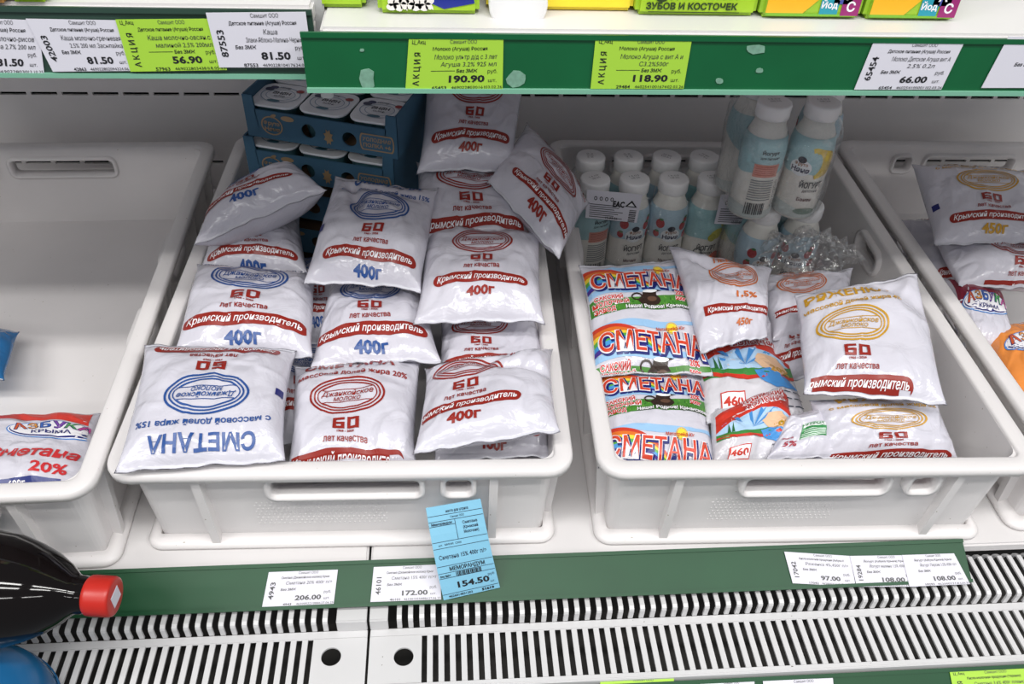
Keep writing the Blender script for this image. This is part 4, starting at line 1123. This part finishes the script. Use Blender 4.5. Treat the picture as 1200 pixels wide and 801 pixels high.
# ------------------------------------------------------------------ price tags
def price_tag(label, pix, plane, kind, num, l1, l2, price, code, date, m_, l3=None, group='price tags'):
    n = plane['n']; p0 = np.array(plane['p0']) + n * plane.get('off', .0012)
    c = [atplane(u, v, p0, n) for u, v in pix]
    def fn(p):
        g = (34, 34, 38)
        if kind == 'sale':
            p.text('Ц_Акц', -25, -17, 2.8, g, 9, .01); p.text('А К Ц И Я', -25.5, 3, 4.0, g, 25, .02, rot=-90)
        else: p.text(num, -26, 2, 4.6, g, 19, .02, rot=-90)
        p.text('Самшит ООО', 5, -17, 2.8, (70, 70, 74), 18, .0); p.text(l1, 3, -12, 2.6, g, min(44, 1.75 * len(l1)), .012)
        p.text(l2, 7, -6, 3.6, (60, 60, 64), min(42, 2.3 * len(l2)), .0, .1)
        if l3: p.text(l3, 9, -.5, 3.4, (60, 60, 64), min(38, 2.2 * len(l3)), .0, .1)
        if kind == 'sale': p.rect(-16, 4.3, 0, 4.7, g, 1, 2, 1)
        p.text('Без ЗМЖ', 8 if kind == 'sale' else -11, 4.5 if (kind == 'sale' or l3) else 1, 2.6, g, 14, .02, .15); p.text('руб.', 25, 5, 3.0, g, 6.5, .0); p.text('шт.', 25, 12, 2.6, g, 5.5, .0)
        p.text(price, 8, 10.5, 5.2, g, 3.95 * len(price), .035); p.text(code[0], -10, 17.2, 2.5, g, 1.9 * len(code[0]), .015); p.text(code[1], 9, 17.2, 2.3, g, 22, .0); p.text(date, 26, 17.2, 2.3, g, 11, .0)
    return paper('price_tag', label, 'price tag', group, c, 64, 38, m_, fn)
price_tag('lime sale tag reading 190.90 right above the topmost pouch', [(479,46),(590,45),(589,104),(475,106)], R_UP, 'sale', '', 'Молоко (Агуша) Россия', 'Молоко ультр д/д с 3 лет', '190.90', ('65453', '4690228030161'), '03.02.26', M_PAPER_G, 'Агуша 3.2% 925 мл')
price_tag('lime sale tag reading 118.90 above the rows of yogurt bottles', [(698,45),(811,46),(801,104),(692,104)], R_UP, 'sale', '', 'Молоко (Агуша) Россия', 'Молоко Агуша с вит А и', '118.90', ('29484', '4602541001674'), '02.03.26', M_PAPER_G, 'С3.2%500г')
price_tag('white slanting price tag reading 66.00 on the bright green upper rail', [(1024,49),(1130,50),(1103,105),(1001,105)], R_UP, 'n', '65454', 'Детское питание (Агуша) Россия', 'Молоко Детское Агуша вит А', '66.00', ('65454', '4602541000011'), '02.03.26', M_PAPER, '2.5% 0.2л')
price_tag('white price tag cut off by the right edge of the photo on the upper rail', [(1182,43),(1290,44),(1262,103),(1150,103)], R_UP, 'n', '', 'Детское питание', '', '', ('', ''), '', M_PAPER)
UL = dict(R_UPL)
price_tag('white price tag reading 81.50 cut off by the left edge', [(-62,20),(44,24),(52,87),(-50,86)], UL, 'n', '', 'питание (Агуша) Россия', 'Каша молочно-рисов', '81.50', ('42861', '4690228030'), '13.10.25', M_PAPER, 'малина 2.7% 200 мл')
UL['off'] = .0020
price_tag('white price tag reading 81.50 with number 42003, second on the left rail', [(30,22),(142,24),(158,83),(62,84)], UL, 'n', '42003', 'Детское питание (Агуша) Россия', 'Каша молочно-гречневая', '81.50', ('42863', '4690228020943'), '24.06.25', M_PAPER, '2.5% 200 мл Засыпайка')
UL['off'] = .0028
price_tag('lime sale tag reading 56.90 between white tags on the left upper rail', [(135,23),(246,22),(266,82),(153,84)], UL, 'sale', '', 'Детское питание (Агуша) Россия', 'Каша молочно-овсян.с', '56.90', ('57963', '4690228034381'), '18.05.25', M_PAPER_G, 'малиной 2.5% 200мл')
UL['off'] = .0036
price_tag('white price tag numbered 87553 at the end of the left upper rail', [(241,15),(358,14),(367,79),(257,79)], UL, 'n', '87553', 'Детское питание (Агуша) Россия', 'Каша', '81.50', ('87553', '4690228104176'), '24.06.25', M_PAPER, 'Злаки-Яблоко-Малина-Черник')
price_tag('white price tag reading 206.00, leftmost on the lower green rail', [(315,670),(396,667),(391,707),(307,711)], R_LOW, 'n', '4943', 'Сметана (Джанкойское молоко) Крым', 'Сметана 20% 400г п/э', '206.00', ('4943', '4620052210886'), '27.06.25', M_PAPER)
price_tag('white price tag reading 172.00 touching the tall blue memo tag', [(438,664),(516,661),(517,702),(434,705)], R_LOW, 'n', '46101', 'Сметана (Джанкойское молоко) Крым', 'Сметана 15% 400г п/эт', '172.00', ('46101', '4610010550886'), '27.06.25', M_PAPER)
price_tag('white price tag reading 97.00 at the left of a row of three', [(919,646),(996,651),(1003,687),(929,683)], R_LOW, 'n', '17042', 'Кисло-молочная продукция (Азбука К', 'Ряженка 4%,450г п/э', '97.00', ('17042', '4620002211247'), '16.05.25', M_PAPER)
RL = dict(R_LOW); RL['off'] = .0019
price_tag('white price tag reading 108.00 for raspberry yogurt on the lower rail', [(996,651),(1068,650),(1076,687),(1004,687)], RL, 'n', '19284', 'Йогурт (Азбука Крыма) Крым', 'Йогурт малина 1.5% 450г п/э', '108.00', ('19284', '4620002211'), '16.06.25', M_PAPER)
RL['off'] = .0026
price_tag('white price tag reading 108.00 for peach yogurt at the rail end', [(1057,650),(1118,648),(1137,684),(1066,687)], RL, 'n', '', 'Йогурт (Азбука Крыма) Крым', 'Йогурт Персик 1.5% 450г п/э', '108.00', ('19293', '4620002213'), '16.06.25', M_PAPER)
RB = dict(R_BOT)
price_tag('lime sale tag at the bottom edge left of centre', [(704,793),(790,794),(786,840),(700,840)], RB, 'sale', '', '', '', '', ('', ''), '', M_PAPER_G)
price_tag('white price tag at the bottom edge beside the lime tag', [(820,798),(884,796),(886,840),(822,842)], RB, 'n', '', '', '', '', ('', ''), '', M_PAPER)
price_tag('second white price tag at the bottom edge below the grille', [(894,797),(976,794),(980,838),(898,842)], RB, 'n', '', '', '', '', ('', ''), '', M_PAPER)
price_tag('lime sale tag at the lower right corner below the grille', [(1113,787),(1204,782),(1214,826),(1122,832)], RB, 'sale', '', 'Кисло-молочная продукция (Черкизо)', 'Сметана 3.6% 400г пленка', '', ('', ''), '', M_PAPER_G)
# tall blue memo tag, clipped in the rail and leaning on the crate
def memo(p):
    g = (44, 52, 70)
    for y in (-42, -36, -31, -14, -7, 13, 21, 27, 46): p.rect(-31.5, y - .3, 31.5 if y not in (-31,) else -2, y + .3, g, 1, 4, 1)
    p.rect(-1.8, -36, -1.2, -14, g, 1, 1, 4)
    p.text('место для штриха', 3, -45.5, 3, g, 26, .02); p.text('Самшит ООО', 2, -39, 2.2, g, 16, .01); p.text('Меморандум', -17, -33.4, 3, g, 24, .03)
    for i, s_ in enumerate(('Сметана', '(Крымский', 'Молочник)')): p.text(s_, 15, -31 + i * 5, 3.2, g, 17, .02)
    p.text('шт.  МИНИ  СКИ', -12, -10.5, 2.2, g, 26, .01)
    p.text('Сметана 15% 400г п/э', 0, 3, 5, g, 54, .012); p.text('МЕМОРАНДУМ', 2, 17, 4.6, BLK, 40, .025)
    for i in range(18): p.rect(-12 + i * 1.6, 21.6, -11.2 + i * 1.6 + (i % 3) * .25, 27, BLK, 1, 1, 1)
    p.text('без ЗМЖ', -24, 24.5, 2.4, BLK, 12, .04); p.text('154.50', 5, 37, 7, BLK, 36, .035); p.text('руб', 26, 32, 3, g, 7, .0); p.text('шт.', 26, 41, 2.6, g, 5, .0)
    p.text('4626014831203', -12, 49, 2.8, BLK, 27, .02); p.text('51619', 19, 49, 3, BLK, 14, .05)
pl = dict(R_LOW); n_ = np.array(pl['n']); pb = np.array(pl['p0']) + n_ * .0026
cb = [atplane(520, 703, pb, n_), atplane(586, 688, pb, n_)]
ctop = [aty(499, 595, .0015), aty(563, 584, .0015)]
paper('memo_tag', 'tall light blue memo tag reading 154.50 leaning against the centre crate', 'price tag', 'price tags', [ctop[0], ctop[1], cb[1], cb[0]], 64, 104, M_PAPER_B, memo, curl=.004)

# ------------------------------------------------------------------ goods on the upper shelf
def carton(label, px0, px1, py, colr, fn, h=.13, d=.06, cat='carton', zt=.4655, dy=0.0, tint=None):
    a = atz(px0, py, zt); b = atz(px1, py, zt); y = (a[1] + b[1]) / 2 + dy
    a = aty(px0, py, y); b = aty(px1, py, y); w = b[0] - a[0]
    root = empty('milk_carton', ((a[0] + b[0]) / 2, y + d / 2, zt), 0, label, cat, 'goods on the upper shelf')
    m = MB(); m.box(-w / 2, w / 2, -d / 2, d / 2, 0, h); m.build('carton_body', mat('carton_' + '_'.join(map(str, colr)), colr, .35, var=.04), root, bevel=.003)
    # gable fold at the top
    v = [(-w / 2, -d / 2, h), (w / 2, -d / 2, h), (w / 2, d / 2, h), (-w / 2, d / 2, h), (-w / 2, 0, h + .02), (w / 2, 0, h + .02)]
    mesh_obj('carton_top', v, [(0, 1, 5, 4), (2, 3, 4, 5), (1, 2, 5), (3, 0, 4), (3, 2, 1, 0)], MATS['carton_' + '_'.join(map(str, colr))], root)
    S = flat_surf([(-w / 2, -d / 2 - .0003, h), (w / 2, -d / 2 - .0003, h), (w / 2, -d / 2 - .0003, 0), (-w / 2, -d / 2 - .0003, 0)], w * 1000, h * 1000)
    p = Print(S, .97, .0002); fn(p, w * 500, h * 500); p.build('carton_print', root)
    return root
LIME = (158, 196, 40)
def rice(p, hx, hy):
    for i in range(14): p.disc(-hx * .55 + (i % 7) * 4.2 - 6, hy - 5 - (i // 7) * 4, 3.6, 2.4, (232, 226, 222), 2, 10, i * 40)
    p.poly([(0, hy - 24), (hx * .8, hy - 26), (hx * .9, hy - 8), (hx * .3, hy - 4), (-4, hy - 10)], (28, 44, 140), 1)
def bones(p, hx, hy):
    p.text('ЗУБОВ И КОСТОЧЕК', -4, hy - 7, 4.4, (40, 60, 24), hx * 1.5, .04); p.text('ДЛЯ КРЕПКИХ', 4, hy - 14.5, 4.4, (40, 60, 24), hx * 1.1, .04); p.rect(-hx * .8, hy - 3.2, hx * .7, hy - 2.6, (40, 60, 24), 1, 6, 1); p.disc(-hx * .6, hy - 14, 5, 4.5, (40, 60, 24), 1)
def vits(p, hx, hy):
    p.poly([(-hx * .9, hy - 3), (-hx * .9, hy - 26), (-hx * .1, hy - 30), (hx * .1, hy - 14), (-hx * .2, hy - 3)], (240, 180, 40), 1)
    for x, c, s_, yy in ((hx * .32, (40, 150, 170), 'Йод', -10), (hx * .56, (70, 80, 160), 'А', -17), (hx * .74, (150, 40, 110), 'С', -9)):
        p.rect(x - 6.5, hy + yy - 6.5, x + 6.5, hy + yy + 6.5, c, 3, 2, 2); p.text(s_, x, hy + yy, 6.5 if len(s_) == 1 else 4.4, WHT, None, .03, layer=5)
    p.rect(-hx * .9, hy - 4, hx * .9, hy - 2, (120, 180, 50), 2, 4, 1)
def yellow(p, hx, hy):
    p.rect(-hx * .3, hy - 40, hx * .9 - 16, hy - 1, (236, 234, 232), 1, 4, 4)
carton('lime green carton at the left end of the upper green rail', 372, 429, 10, LIME, lambda p, hx, hy: p.disc(-4, hy - 16, 14, 8, (232, 230, 226), 1))
carton('lime green carton with rice picture above the upper green rail', 443, 562, 17, LIME, rice)
def jar_cap():
    c0 = carton('yellow carton with white panel and round cap', 570, 742, 13, (238, 214, 50), yellow)
    v, f = lathe([(.019, 0), (.02, .001), (.02, .012), (.0185, .014), (.002, .014)], 28)
    pw = aty(606, -2, float(c0.location.y) - .03)
    o = mesh_obj('round_cap', v, f, M_CAP, c0, True); o.rotation_euler = (math.pi / 2, 0, 0); o.location = Vector(pw) - c0.location
jar_cap()
carton('lime green carton with bones and teeth slogan', 744, 886, 19, LIME, bones)
carton('orange and green vitamin carton left of the other vitamin carton', 889, 1008, 22, (150, 190, 50), vits)
carton('orange and green vitamin carton at the right end', 1011, 1120, 24, (150, 190, 50), vits)
carton('lime green pouch pack on the left upper shelf', 10, 56, 4, LIME, lambda p, hx, hy: None, zt=.472)
carton('orange pack at the left edge of the left upper shelf', -40, 8, 5, (206, 150, 80), lambda p, hx, hy: None, zt=.472)

# ------------------------------------------------------------------ cola bottle and blue packet at lower left
def cola():
    pc = CAM + ray(104, 697) * .655
    root = empty('cola_bottle', pc, 0, 'dark cola bottle with red cap lying across the lower left corner', 'bottle')
    prof = [(.0, -.02), (.013, -.02), (.0135, .0), (.0145, .004), (.0145, .008), (.0165, .0115), (.0225, .018), (.0305, .030), (.0365, .043), (.0418, .058), (.0445, .078), (.0455, .10), (.046, .15), (.044, .19), (.046, .23), (.046, .29), (.043, .31), (.036, .318), (.0, .318)]
    v, f = lathe([(max(r, .0003), z) for r, z in prof], 48)
    # axis: from the cap to the left, slightly away
    q = Vector((-1, .10, .02)).normalized().to_track_quat('Z', 'Y')
    glass = mat('cola_dark', (12, 7, 7), .06, spec=.35)
    o = mesh_obj('bottle_body', v, f, glass, root, True); o.rotation_mode = 'QUATERNION'; o.rotation_quaternion = q
    M_RC = mat('cap_red', (182, 36, 26), .35)
    n = 60; v = []; f = []
    prf = [(.0140, .0015), (.0152, .0), (.0155, -.002), (.0155, -.0165), (.0148, -.0185), (.013, -.0192)]
    for i, (r, z) in enumerate(prf):
        for k in range(n):
            a = 2 * math.pi * k / n; rr = r * (1 if k % 2 or not 1 < i < 4 else .97); v.append((rr * math.cos(a), rr * math.sin(a), z - .0012))
    for i in range(len(prf) - 1):
        for k in range(n): f.append((i * n + k, (i + 1) * n + k, (i + 1) * n + (k + 1) % n, i * n + (k + 1) % n))
    f.append(tuple((len(prf) - 1) * n + k for k in range(n))[::-1])
    c = mesh_obj('cap', v, f, M_RC, root, True); c.rotation_mode = 'QUATERNION'; c.rotation_quaternion = q
    mm = MB(); mm.box(-.0062, .0062, -.0062, .0062, -.0209, -.0205); s = mm.build('cap_sticker', M_PAPER, c, bevel=.0001)
cola()
def blue_tub():
    root = empty('blue_container', (-.288, -.138, -.0352), 0, 'glossy blue rounded container below the cola bottle at the lower left corner', 'container')
    v, f = lathe([(.058, 0), (.0605, .003), (.061, .02), (.060, .036), (.056, .050), (.047, .060), (.033, .0665), (.016, .0695), (.002, .070)], 48)
    mesh_obj('tub_body', v, f, film_mat('blue_tub_plastic', (30, 92, 140), .22, .05), root, True)
    v, f = lathe([(.0612, .020), (.0625, .021), (.0625, .024), (.0612, .025)], 48); f = f[:-2]
    mesh_obj('tub_rim', v, f, MATS['blue_tub_plastic'], root, True)
blue_tub()
